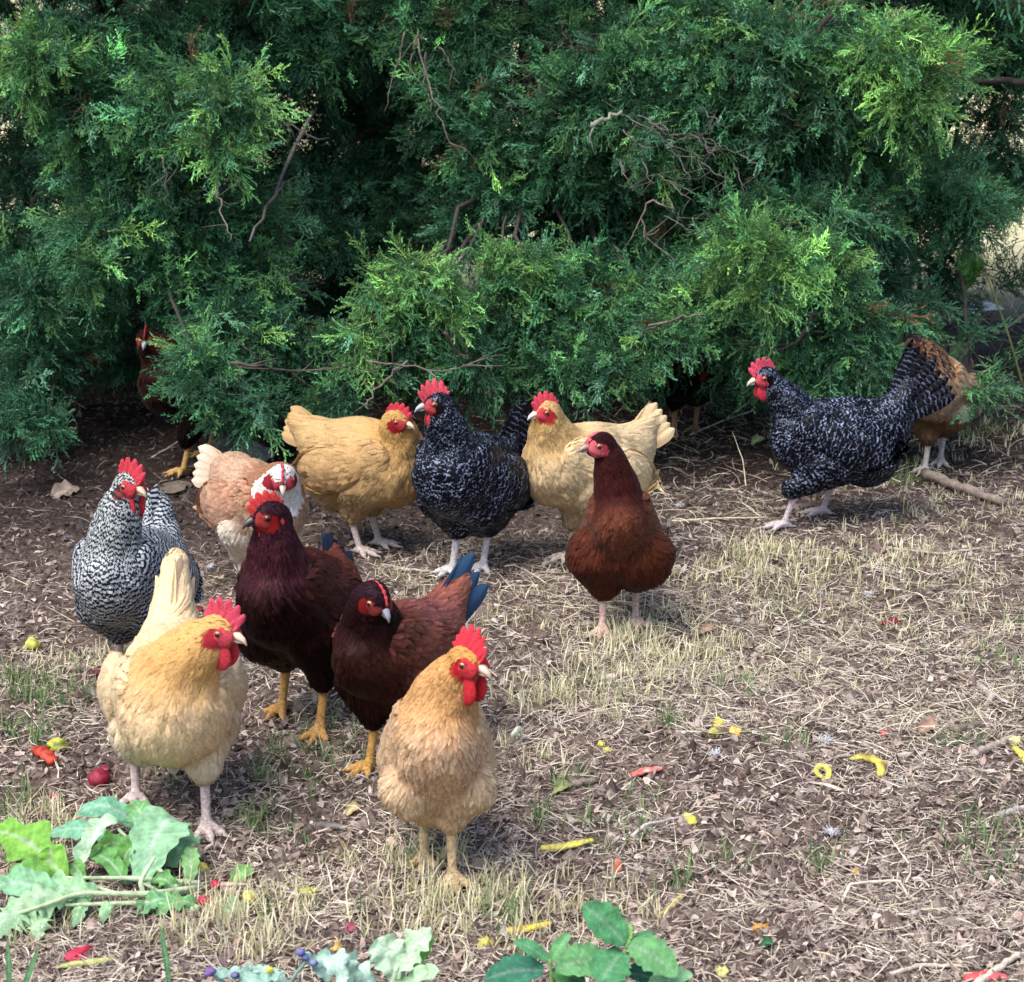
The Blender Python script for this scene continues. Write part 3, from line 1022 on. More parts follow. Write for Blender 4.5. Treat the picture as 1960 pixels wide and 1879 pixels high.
# grass in patches: (x, y in the photograph, radius m, blades, height m, kind)
def grass(name, patches, cols, lean=.5):
    V = []; Q = []; C = []; o = 0
    for px, py, rad, cnt, hgt in patches:
        c0 = gpt(px, py)
        r_ = rad * np.sqrt(rng.random(cnt)) * rng.uniform(.4, 1.2, cnt); th = rng.uniform(0, 6.28, cnt)
        P = np.c_[c0.x + r_ * np.cos(th) * 1.2, c0.y + r_ * np.sin(th)]
        # blades stand in small tufts
        P = P + 0.0
        tuft = rng.integers(0, max(2, cnt // 7), cnt); cen = P[tuft]
        P = cen + rng.normal(0, .008, (cnt, 2))
        hh = hgt * rng.uniform(.4, 1.25, cnt)
        v, q, c = strips(P, hh, rng.uniform(.0014, .0032, cnt), rng.uniform(0, 6.28, cnt), R(90) - np.abs(rng.normal(0, lean, cnt)), np.c_[rng.normal(0, .3, cnt), -np.abs(rng.normal(.5, .5, cnt))], pick(cols, cnt), ground_h(P[:, 0], P[:, 1]) - .002, 4)
        V.append(v); Q.append(q + o); C.append(c); o += len(v)
    link(name, mesh_np(name, np.concatenate(V), np.concatenate(Q), None, [M_GRASS], True, colors=np.concatenate(C)), None, 'stuff')


DRY = [(.62, .57, .36), (.70, .65, .44), (.54, .50, .30), (.44, .45, .24), (.74, .69, .52)]
GREEN = [(.10, .19, .06), (.14, .24, .08), (.20, .28, .12), (.07, .15, .06), (.30, .34, .18)]
grass('dry_grass', [(1180, 1290, .20, 700, .045), (1080, 1340, .14, 350, .045), (1300, 1250, .16, 350, .04), (1230, 1230, .10, 250, .05), (1430, 1110, .26, 700, .04), (1600, 1080, .26, 500, .035),
     (1330, 1180, .2, 300, .035), (1750, 1060, .3, 500, .035), (1880, 980, .3, 500, .035), (1500, 1290, .2, 260, .03), (780, 1640, .10, 200, .045), (900, 1720, .13, 350, .055), (1010, 1760, .15, 260, .05), (430, 1740, .14, 420, .05),
     (480, 1800, .12, 300, .05), (820, 1780, .12, 260, .05), (1160, 1740, .12, 120, .04), (1820, 1120, .25, 300, .03), (1900, 1230, .2, 250, .03), (1650, 1180, .2, 200, .03), (100, 1590, .12, 200, .05), (60, 1640, .1, 120, .05), (150, 1270, .14, 250, .035),
     (1000, 1200, .2, 300, .03), (740, 1140, .2, 250, .03), (1460, 1060, .12, 250, .05), (1700, 900, .3, 300, .03), (1930, 860, .3, 350, .04), (960, 1450, .1, 100, .04), (80, 1780, .1, 150, .05)], DRY)
grass('green_grass', [(600, 1450, .10, 90, .06), (570, 1500, .10, 90, .05), (640, 1400, .08, 50, .06), (1110, 1575, .07, 60, .06), (1180, 1600, .07, 50, .05), (30, 1330, .16, 260, .06), (15, 1420, .12, 160, .07), (120, 1330, .14, 200, .035), (200, 1260, .12, 160, .03), (10, 1560, .1, 90, .07),
     (1270, 1385, .05, 40, .05), (1310, 1700, .05, 35, .06), (1570, 1660, .05, 40, .055), (1380, 1310, .08, 50, .04), (1900, 1600, .1, 90, .05), (1840, 1640, .08, 50, .05), (1940, 1690, .06, 40, .05), (1840, 1420, .08, 60, .04), (1900, 1270, .14, 130, .035), (1940, 1180, .12, 90, .035), (1500, 1180, .1, 60, .035),
     (1400, 1660, .06, 35, .05), (780, 1650, .05, 35, .06), (640, 1740, .08, 30, .05), (960, 1740, .08, 60, .06), (1080, 1500, .07, 40, .05), (1740, 920, .1, 120, .05), (1850, 830, .14, 160, .05), (330, 1470, .08, 40, .04), (500, 1580, .08, 60, .05), (1250, 1540, .06, 30, .04), (1120, 1320, .1, 70, .04), (560, 1600, .1, 40, .04), (1500, 1430, .08, 60, .05)], GREEN, .6)
# ------------------------------------------------------------------ cedar sprays (a branchlet with fine cord-like twigs)
M_CEDAR = simple_mat('cedar_foliage', .6, 45, .75, 1.2, 0, .2, trans=.22)
nt = M_CEDAR.node_tree
ic = N(nt, 'ShaderNodeAttribute'); ic.attribute_type = 'INSTANCER'; ic.attribute_name = 'tint'
bs = nt.nodes['Principled BSDF']
old = bs.inputs['Base Color'].links[0].from_socket
cc_ = mul(nt, old, ic.outputs[0])
nt.links.new(cc_, bs.inputs['Base Color'])
for nd in nt.nodes:
    if nd.type == 'BSDF_TRANSLUCENT': nt.links.new(cc_, nd.inputs[0])
M_BARK, bnt, bb = mat('cedar_bark')
bn = noise(bnt, 30, 6, .7); bt = N(bnt, 'ShaderNodeMapping')
br_ = ramp(bnt, bn.outputs[0], [(.3, (.035, .028, .024)), (.6, (.12, .10, .09)), (.8, (.22, .20, .18))])
bnt.links.new(mul(bnt, br_.outputs[0], attr_col(bnt).outputs[0]), bb.inputs['Base Color']); bb.inputs['Roughness'].default_value = .9
bbp = N(bnt, 'ShaderNodeBump'); bbp.inputs['Strength'].default_value = .8; bbp.inputs['Distance'].default_value = .01
bnt.links.new(bn.outputs[0], bbp.inputs['Height']); bnt.links.new(bbp.outputs[0], bb.inputs['Normal'])


def make_spray(seed, sparse=1.0):
    """unit-length spray along +Z; every ribbon (base, tip, width) is real geometry"""
    r = np.random.default_rng(seed)
    segs = []
    def twig(p, d, L, w, lvl):
        d = vn(d); n_ = 3 if lvl < 2 else 2
        cur = p.copy(); pts = [cur.copy()]
        for i in range(n_):
            d = vn(d + r.normal(0, .10, 3) + np.array([0, 0, .10 if lvl else 0]))
            cur = cur + d * L / n_; pts.append(cur.copy())
        for i in range(n_):
            segs.append((pts[i], pts[i + 1], w * (1 - .6 * i / n_), w * (1 - .6 * (i + 1) / n_), lvl))
        if lvl < 2:
            k = int({0: 13, 1: 7}[lvl] * sparse)
            for j in range(k):
                t = (j + .6) / k * .97
                seg = min(n_ - 1, int(t * n_)); f = t * n_ - seg
                q = pts[seg] * (1 - f) + pts[seg + 1] * f
                ax = vn(pts[seg + 1] - pts[seg])
                ph = (j % 2) * math.pi + r.normal(0, .8)
                s1 = vn(np.cross(ax, [.2, 1, .1])); s2 = np.cross(ax, s1)
                sd_ = s1 * math.cos(ph) + s2 * math.sin(ph) * .8
                twig(q, ax * .75 + sd_ * .75, L * (.46 if lvl == 0 else .40) * (1 - .55 * t) * r.uniform(.7, 1.25), w * .72, lvl + 1)
    twig(np.zeros(3), np.array([0, 0, 1.0]), 1.0, .026, 0)
    V = []; T = []; C = []
    for a, b_, wa, wb, lvl in segs:
        ax = vn(b_ - a); s = vn(np.cross(ax, r.normal(0, 1, 3)))
        wa = max(wa, .022); wb = max(wb, .011)
        o = len(V)
        V += [a - s * wa / 2, a + s * wa / 2, b_ + s * wb / 2, b_ - s * wb / 2]
        T.append((o, o + 1, o + 2, o + 3))
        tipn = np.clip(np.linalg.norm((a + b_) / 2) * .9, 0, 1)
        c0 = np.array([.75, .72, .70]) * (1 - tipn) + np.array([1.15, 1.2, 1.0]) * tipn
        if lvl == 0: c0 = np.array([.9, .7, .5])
        C += [c0 * r.uniform(.8, 1.2)] * 4
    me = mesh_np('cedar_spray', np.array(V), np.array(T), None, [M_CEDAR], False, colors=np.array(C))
    return me


spray_col = bpy.data.collections.new('spray_kinds')
for i in range(5):
    o = bpy.data.objects.new('spray_kind', make_spray(40 + i, 1.0 if i < 4 else .7))
    spray_col.objects.link(o)

gn = bpy.data.node_groups.new('crown_of_sprays', 'GeometryNodeTree')
gn.interface.new_socket('Geometry', in_out='INPUT', socket_type='NodeSocketGeometry')
gn.interface.new_socket('Geometry', in_out='OUTPUT', socket_type='NodeSocketGeometry')
gi = gn.nodes.new('NodeGroupInput'); go = gn.nodes.new('NodeGroupOutput')
ip = gn.nodes.new('GeometryNodeInstanceOnPoints')
ci = gn.nodes.new('GeometryNodeCollectionInfo'); ci.inputs['Collection'].default_value = spray_col
ci.inputs['Separate Children'].default_value = True; ci.inputs['Reset Children'].default_value = True
def named(nm, ty):
    a = gn.nodes.new('GeometryNodeInputNamedAttribute'); a.data_type = ty; a.inputs['Name'].default_value = nm; return a
ar = named('rot', 'FLOAT_VECTOR'); asc = named('size', 'FLOAT'); ak = named('kind_index', 'INT')
gn.links.new(gi.outputs[0], ip.inputs['Points']); gn.links.new(ci.outputs[0], ip.inputs['Instance'])
ip.inputs['Pick Instance'].default_value = True
gn.links.new(ar.outputs[0], ip.inputs['Rotation']); gn.links.new(asc.outputs[0], ip.inputs['Scale']); gn.links.new(ak.outputs[0], ip.inputs['Instance Index'])
gn.links.new(ip.outputs[0], go.inputs[0])


def crown(parent, P, D, size, tint, name='crown'):
    P = np.asarray(P, float); n = len(P)
    D = D / (np.linalg.norm(D, axis=1, keepdims=True) + 1e-9)
    # euler that takes +Z to D with a random spin
    pitch = np.arccos(np.clip(D[:, 2], -1, 1)); yaw = np.arctan2(D[:, 1], D[:, 0])
    rot = np.zeros((n, 3), np.float32)
    spin = rng.uniform(0, 6.28, n)
    for i in range(n):
        e = (Matrix.Rotation(yaw[i], 3, 'Z') @ Matrix.Rotation(pitch[i], 3, 'Y') @ Matrix.Rotation(spin[i], 3, 'Z')).to_euler()
        rot[i] = e[:]
    me = bpy.data.meshes.new('crown_points')
    me.vertices.add(n); me.vertices.foreach_set('co', (P - np.array(parent.location)).astype(np.float32).ravel())
    a = me.attributes.new('rot', 'FLOAT_VECTOR', 'POINT'); a.data.foreach_set('vector', rot.ravel())
    a = me.attributes.new('size', 'FLOAT', 'POINT'); a.data.foreach_set('value', np.asarray(size, np.float32))
    a = me.attributes.new('kind_index', 'INT', 'POINT'); a.data.foreach_set('value', rng.integers(0, 5, n).astype(np.int32))
    c = np.ones((n, 4), np.float32); c[:, :3] = tint
    a = me.attributes.new('tint', 'FLOAT_COLOR', 'POINT'); a.data.foreach_set('color', c.ravel())
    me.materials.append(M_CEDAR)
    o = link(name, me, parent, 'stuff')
    md = o.modifiers.new('sprays', 'NODES'); md.node_group = gn
    return o


DARKG = np.array((.040, .140, .086)); MIDG = np.array((.085, .245, .130)); BRIGHTG = np.array((.22, .42, .13)); BLUEG = np.array((.11, .235, .175))


def clump(px, py, rad, Y, bright, dens=1.0, droop=.42, size=.142):
    """a bough end: a puff of sprays that fan outwards from a centre"""
    c = np.array(at(px, py, Y)); rr = rad / 4000 * Y
    n = max(8, int(150 * dens * (rr / .15) ** 2))
    d = rng.normal(0, 1, (n, 3)); d /= np.linalg.norm(d, axis=1, keepdims=True)
    t = rng.random(n) ** .55
    P = c + d * t[:, None] * rr * np.array([1.0, .9, .85])
    D = d * .75 + np.array([0, -.45, -droop]) + rng.normal(0, .45, (n, 3))
    P = P - D / np.linalg.norm(D, axis=1, keepdims=True) * size * .35
    sz = size * rng.uniform(.65, 1.3, n)
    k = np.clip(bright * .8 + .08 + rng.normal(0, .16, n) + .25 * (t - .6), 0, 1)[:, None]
    base = DARKG * .5 * (1 - k) + MIDG * k  # dull and inner sprays tinted darker: shade between boughs put into colour
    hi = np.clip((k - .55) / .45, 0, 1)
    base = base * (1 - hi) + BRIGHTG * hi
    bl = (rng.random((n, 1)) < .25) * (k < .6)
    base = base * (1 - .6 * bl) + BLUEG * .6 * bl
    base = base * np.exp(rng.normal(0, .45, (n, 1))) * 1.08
    dry_ = rng.random(n) < .012
    base[dry_] = (.16, .10, .06)
    return P, D, sz, base, c


LEFT = [(55, 115, 95, 5.9, .75), (150, 80, 80, 6.1, .5), (170, 200, 110, 6.0, .55), (300, 90, 100, 6.3, .35), (330, 210, 110, 5.9, .5), (420, 190, 90, 5.8, .65), (440, 270, 60, 5.75, .8), (470, 60, 110, 6.4, .3),
        (240, 330, 100, 6.0, .45), (340, 390, 110, 6.0, .45), (450, 440, 100, 6.1, .4), (180, 440, 70, 5.9, .5), (175, 520, 45, 5.8, .65), (470, 550, 90, 6.0, .38), (390, 520, 90, 6.0, .5), (290, 480, 80, 6.1, .4),
        (30, 470, 90, 6.3, .25), (45, 600, 80, 6.2, .18), (60, 700, 80, 6.0, .15), (30, 780, 60, 5.9, .15), (130, 650, 60, 6.2, .12), (150, 320, 60, 6.3, .3), (210, 570, 60, 6.3, .2),
        (420, 650, 80, 5.8, .4), (380, 700, 50, 5.7, .55), (470, 720, 70, 5.8, .3), (520, 640, 60, 5.9, .35), (400, 760, 45, 5.6, .45), (480, 780, 50, 5.6, .3), (590, 740, 55, 5.9, .25), (560, 680, 50, 6.0, .25), (660, 770, 40, 5.7, .45), (540, 450, 70, 6.3, .25), (620, 440, 80, 6.6, .22), (540, 360, 60, 6.6, .22),
        (30, 330, 40, 6.8, .2), (350, 620, 50, 6.0, .35), (245, 700, 30, 6.3, .12), (375, 740, 40, 5.55, .4), (375, 680, 40, 5.6, .4), (60, 560, 70, 5.9, .25), (90, 800, 40, 5.7, .1), (20, 830, 40, 5.6, .12), (200, 620, 40, 6.2, .15)]
MAIN = [(570, 90, 90, 6.5, .35), (680, 50, 100, 6.5, .35), (600, 40, 90, 6.6, .3), (760, 120, 70, 6.8, .2), (860, 60, 110, 6.4, .4), (900, 180, 80, 6.3, .45), (930, 270, 70, 6.3, .45), (860, 260, 60, 6.5, .3), (700, 260, 50, 7.0, .15), (760, 330, 70, 6.9, .18), (700, 400, 90, 6.7, .2), (840, 370, 70, 6.7, .25),
        (640, 330, 50, 6.8, .18), (760, 460, 60, 6.6, .2), (900, 420, 70, 6.4, .3), (960, 360, 60, 6.3, .35), (640, 560, 60, 6.8, .12),
        (790, 520, 50, 5.75, .85), (855, 530, 45, 5.75, .95), (740, 560, 50, 5.8, .7), (810, 600, 65, 5.8, .7), (730, 640, 50, 5.8, .5), (690, 660, 40, 5.7, .8), (850, 650, 60, 5.9, .5), (780, 690, 55, 5.8, .55), (640, 640, 30, 5.8, .6),
        (960, 500, 50, 5.9, .8), (1030, 520, 55, 5.9, .7), (960, 570, 60, 5.9, .6), (1060, 590, 70, 5.9, .6), (1000, 660, 70, 5.9, .45), (900, 590, 50, 6.0, .5), (1110, 540, 55, 6.0, .55), (1150, 620, 70, 5.9, .55), (1230, 560, 55, 6.0, .6), (1240, 650, 65, 5.85, .5), (1330, 590, 55, 5.9, .65),
        (1300, 650, 50, 5.8, .5), (920, 690, 60, 5.8, .4), (1090, 700, 60, 5.8, .4), (1180, 700, 45, 5.75, .5), (860, 730, 35, 5.9, .3), (620, 800, 40, 5.7, .3)]
MAINR = [(1060, 40, 60, 6.5, .4), (1110, 100, 60, 6.4, .4), (1130, 190, 100, 6.2, .45), (1080, 300, 70, 6.3, .4), (1160, 330, 80, 6.3, .38), (1230, 110, 110, 6.2, .5), (1260, 240, 100, 6.1, .5), (1370, 70, 110, 6.1, .5), (1380, 200, 110, 6.1, .42), (1490, 110, 110, 6.0, .5), (1500, 230, 110, 6.1, .42), (1590, 60, 90, 6.2, .4), (1610, 170, 90, 6.0, .5), (1700, 90, 80, 5.9, .8), (1740, 160, 80, 5.9, .85),
         (1800, 120, 60, 6.1, .75), (1740, 240, 60, 6.0, .6), (1640, 270, 80, 6.1, .45), (1340, 320, 110, 6.3, .35), (1210, 420, 90, 6.4, .32), (1320, 430, 90, 6.3, .3), (1430, 330, 90, 6.3, .4), (1530, 340, 90, 6.2, .4), (1120, 440, 60, 6.5, .3), (1060, 400, 60, 6.5, .3), (1430, 420, 80, 6.0, .5), (1440, 490, 75, 5.7, .8), (1500, 520, 60, 5.7, .75), (1450, 560, 45, 5.65, .8),
         (1540, 430, 90, 6.0, .5), (1600, 510, 75, 5.8, .7), (1560, 590, 90, 5.8, .5), (1640, 600, 70, 5.8, .4), (1630, 420, 70, 6.1, .5), (1380, 500, 60, 6.0, .5), (1400, 650, 60, 6.0, .35), (1500, 660, 80, 5.9, .4), (1590, 680, 80, 5.75, .5), (1660, 680, 60, 5.75, .55), (1330, 510, 50, 6.2, .4), (1340, 700, 40, 6.3, .3),
         (1430, 720, 40, 6.3, .25), (1690, 330, 60, 6.2, .5), (1610, 740, 30, 5.8, .5), (1560, 710, 50, 5.8, .5)]
RIGHT = [(1880, 50, 90, 6.9, .4), (1940, 130, 60, 6.9, .35), (1800, 30, 60, 6.9, .35), (1920, 230, 50, 7.0, .25), (1880, 310, 60, 6.9, .28), (1940, 330, 60, 6.9, .25), (1780, 360, 70, 6.4, .4), (1850, 390, 70, 6.3, .45), (1930, 390, 40, 6.5, .35, .5), (1760, 420, 50, 6.5, .4), (1860, 460, 40, 6.5, .35, .6), (1820, 320, 40, 6.7, .3),
         (1810, 520, 35, 6.4, .3), (1700, 470, 50, 6.3, .3), (1690, 550, 50, 6.2, .3), (1730, 620, 45, 6.1, .35), (1850, 650, 45, 6.0, .45, .22), (1900, 720, 40, 5.9, .4, .22), (1780, 590, 40, 6.1, .35, .4), (1880, 760, 30, 5.8, .45, .35), (1740, 700, 50, 6.2, .3, .5)]


def branch_pts(a, b, sag, k=7, jit=.02):
    a = np.asarray(a, float); b = np.asarray(b, float)
    t = np.linspace(0, 1, k)[:, None]
    p = a * (1 - t) + b * t
    p[:, 2] += (sag * 4 * t * (1 - t))[:, 0]
    p[1:-1] += rng.normal(0, jit, (k - 2, 3))
    return p


def tree(name, label, group, base, top, r0, clumps, extra_canopy=None, fork=None):
    base = Vector(base)
    t = empty(name, base)
    tag(t, label, 'tree', group)
    b0 = np.array(base)
    mb = MB()
    tp = branch_pts(b0 - [0, 0, .05], top, 0, 12, .045)
    rad = np.linspace(r0, r0 * .45, 12) * (1 + .12 * np.sin(np.arange(12) * 2.1)); rad[0] *= 1.35
    v, q, tt = tube(tp - b0, rad, 12); mb.add(v, q, tt, (1, 1, 1))
    link('trunk', mb.mesh('trunk', [M_BARK]), t)
    Ps, Ds, Ss, Ts = [], [], [], []
    for c in clumps:
        px, py, rd, Y, br = c[:5]; dens = c[5] if len(c) > 5 else 1.0
        P, D, S_, T_, cen = clump(px, py, rd, Y, br, dens)
        Ps.append(P); Ds.append(D); Ss.append(S_); Ts.append(T_)
        # the limb that carries the bough
        k = np.argmin(np.abs(tp[:, 2] - (cen[2] + rng.uniform(-.1, .35))))
        lb = branch_pts(tp[k], cen, rng.uniform(.02, .14), 8, .018)
        v, q, tt = tube(lb - b0, np.linspace(.013, .004, 8) * rng.uniform(.8, 1.3), 6)
        mb2 = MB(); mb2.add(v, q, tt, (.42, .44, .46)); link('limb', mb2.mesh('limb', [M_BARK]), t)
    if extra_canopy is not None:
        Ps.append(extra_canopy[0]); Ds.append(extra_canopy[1]); Ss.append(extra_canopy[2]); Ts.append(extra_canopy[3])
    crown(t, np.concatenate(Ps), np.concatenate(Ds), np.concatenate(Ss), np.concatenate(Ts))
    return t


def canopy(cx, cy, rx, ry, z0, z1, n, size=.26, shell=.35):  # unseen upper crown, sized and placed to block sky light below
    """the tree above the frame: a cone of sprays, hollow inside"""
    z = z0 + (z1 - z0) * rng.random(n) ** 1.3
    th = rng.uniform(0, 6.28, n)
    f = (1 - (z - z0) / (z1 - z0) * .8) * (1 - shell * rng.random(n) ** 1.5)
    P = np.c_[cx + rx * f * np.cos(th), cy + ry * f * np.sin(th), z]
    D = np.c_[np.cos(th), np.sin(th), rng.normal(.1, .3, n)] + rng.normal(0, .35, (n, 3))
    k = rng.uniform(0, 1, (n, 1))
    T = DARKG * (1 - k) + MIDG * k
    return P, D, size * rng.uniform(.7, 1.3, n), T


def behind(n, x0, x1, y0, y1, z0, z1, size=.15):
    """inner boughs deep in the tree"""
    cx = rng.uniform(x0, x1, n // 9 + 1); cy = rng.uniform(y0, y1, n // 9 + 1); cz = rng.uniform(z0, z1, n // 9 + 1)
    k = rng.integers(0, len(cx), n)
    P = np.c_[cx[k], cy[k], cz[k]] + rng.normal(0, .10, (n, 3))
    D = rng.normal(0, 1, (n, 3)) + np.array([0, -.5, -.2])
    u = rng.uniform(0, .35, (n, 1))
    return P, D, size * rng.uniform(.6, 1.3, n), (DARKG * .5) * (1 - u) + MIDG * .7 * u  # the tree's interior darkness is put into these tints


def cat4(*a): return tuple(np.concatenate([x[i] for x in a]) for i in range(4))


GT = 'red cedars standing side by side'
gz = lambda x, y: (x, y, float(ground_h(x, y)[0]))
tree('cedar_tree', 'cedar at the left with boughs drooping over the dark red hen', GT, gz(-1.45, 7.3), (-1.35, 7.4, 3.4), .045, LEFT,
     cat4(canopy(-1.5, 7.35, 1.45, 1.35, 1.35, 4.3, 2200, .32), behind(1500, -2.3, -.5, 6.5, 8.2, .1, 1.6), behind(1500, -2.6, -.4, 7.2, 8.8, .5, 1.6, .2), behind(900, -2.3, -.75, 6.35, 7.3, .05, .75, .17)))  # last low set of sprays added to darken the hollow at the foot
tree('cedar_tree', 'central cedar with grey peeling trunk and bright green low boughs', GT, gz(.16, 7.1), (.02, 7.2, 3.8), .05, MAIN,
     cat4(canopy(.0, 7.5, 1.35, 1.3, 1.4, 4.6, 2200, .32), behind(1100, -.7, .7, 6.6, 7.9, .2, 1.6), behind(1200, -.8, .8, 7.2, 8.6, .4, 1.6, .2)))
tree('cedar_tree', 'cedar right of the central trunk with pale dead twigs and yellow green tips', GT, gz(.95, 7.5), (1.05, 7.4, 3.8), .04, MAINR,
     cat4(canopy(1.1, 7.6, 1.25, 1.15, 1.4, 4.4, 2200, .32), behind(1000, .4, 1.7, 6.6, 7.9, .3, 1.6), behind(1100, .4, 2.4, 7.4, 8.8, .75, 1.7, .2)))
sb = gpt(1812, 700)
sap = tree('cedar_sapling', 'thin dark forked cedar sapling at the right behind the barred hen', GT, gz(sb.x, sb.y), tuple(at(1760, 380, sb.y)), .016, RIGHT,
     canopy(2.0, 7.6, .9, 1.0, 1.5, 4.0, 900))
# ------------------------------------------------------------------ the flock
BUFF = flat_pal((.78, .57, .33), (.83, .64, .40), neck=(.62, .34, .11), necktip=(.70, .43, .17), fluff=(.80, .68, .50), tail=((.72, .53, .32), (.80, .62, .40)), wing=((.70, .49, .27), (.80, .63, .40)))
BUFF_B = flat_pal((.53, .34, .15), (.57, .38, .18), neck=(.52, .29, .09), necktip=(.58, .36, .13), fluff=(.54, .38, .20), tail=((.50, .32, .15), (.55, .37, .18)), wing=((.46, .28, .12), (.55, .36, .17)))
BUFF_C = flat_pal((.64, .47, .26), (.70, .54, .32), neck=(.56, .34, .12), necktip=(.64, .44, .20), fluff=(.56, .42, .26), tail=((.70, .50, .25), (.78, .60, .36)), wing=((.72, .52, .27), (.80, .63, .38)))
GOLD = flat_pal((.34, .145, .055), (.88, .63, .41), neck=(.46, .19, .055), necktip=(.72, .43, .19), fluff=(.74, .54, .34), tail=((.55, .30, .12), (.70, .42, .2)), wing=((.42, .20, .08), (.82, .60, .38)), head=(.55, .28, .08))
MAROON = flat_pal((.004, .0015, .0015), (.010, .003, .003), neck=(.018, .004, .008), necktip=(.065, .018, .025), fluff=(.008, .0025, .0025), tail=((.010, .011, .022), (.014, .022, .045)), wing=((.022, .007, .006), (.060, .018, .015)), head=(.022, .008, .014))
MAROON[1] = (np.array((.035, .008, .008)), np.array((.08, .022, .018))); MAROON[4] = MAROON[1]
MAROON[5] = (np.array((.12, .035, .025)), np.array((.24, .08, .05)))
MAROON_B = dict(MAROON); MAROON_B[6] = (np.array((.008, .002, .003)), np.array((.018, .005, .006))); MAROON_B[1] = (np.array((.12, .03, .018)), np.array((.24, .075, .045)))
MAROON_B[4] = (np.array((.12, .035, .035)), np.array((.22, .08, .075))); MAROON_B[5] = (np.array((.15, .045, .03)), np.array((.30, .11, .07)))
MAROON_B['tail'] = (np.array((.016, .018, .035)), np.array((.03, .075, .15))); MAROON_B['wing'] = (np.array((.055, .016, .013)), np.array((.16, .050, .035)))
RED = flat_pal((.062, .017, .009), (.175, .056, .030), neck=(.022, .005, .006), necktip=(.07, .014, .012), fluff=(.08, .020, .010), tail=((.10, .03, .02), (.16, .05, .03)), wing=((.085, .022, .010), (.22, .070, .034)), head=(.02, .006, .008))
SALMON = flat_pal((.34, .165, .09), (.60, .43, .30), neck=(.22, .08, .04), necktip=(.42, .22, .13), fluff=(.80, .74, .63), tail=((.50, .29, .18), (.76, .62, .5)), wing=((.32, .13, .065), (.58, .36, .24)), head=(.34, .14, .08))
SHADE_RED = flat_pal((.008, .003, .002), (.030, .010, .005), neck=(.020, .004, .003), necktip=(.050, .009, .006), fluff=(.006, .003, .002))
WHITE = np.ones(3)
BARP = flat_pal((1, 1, 1)); BARP[6] = (np.array((.98, 1, .92)),) * 2; BARP[7] = (np.array((.9, .92, .82)),) * 2; BARP[3] = (np.array((.5, .5, .55)),) * 2; BARP[8] = (np.array((.45, .45, .5)),) * 2
BLKP = flat_pal((1, 1, 1)); BLKP['tail'] = (np.array((.42, .42, .46)), np.array((.30, .30, .34))); BLKP[5] = (np.array((.5, .5, .55)),) * 2; BLKP[3] = (np.array((.8, .8, .8)),) * 2
PART = flat_pal((.26, .16, .09), (.46, .34, .23), neck=(.18, .085, .035), necktip=(.42, .22, .09), fluff=(.62, .52, .44), tail=((.06, .05, .05), (.2, .15, .12)), wing=((.34, .19, .09), (.6, .42, .26)), head=(.03, .03, .035))

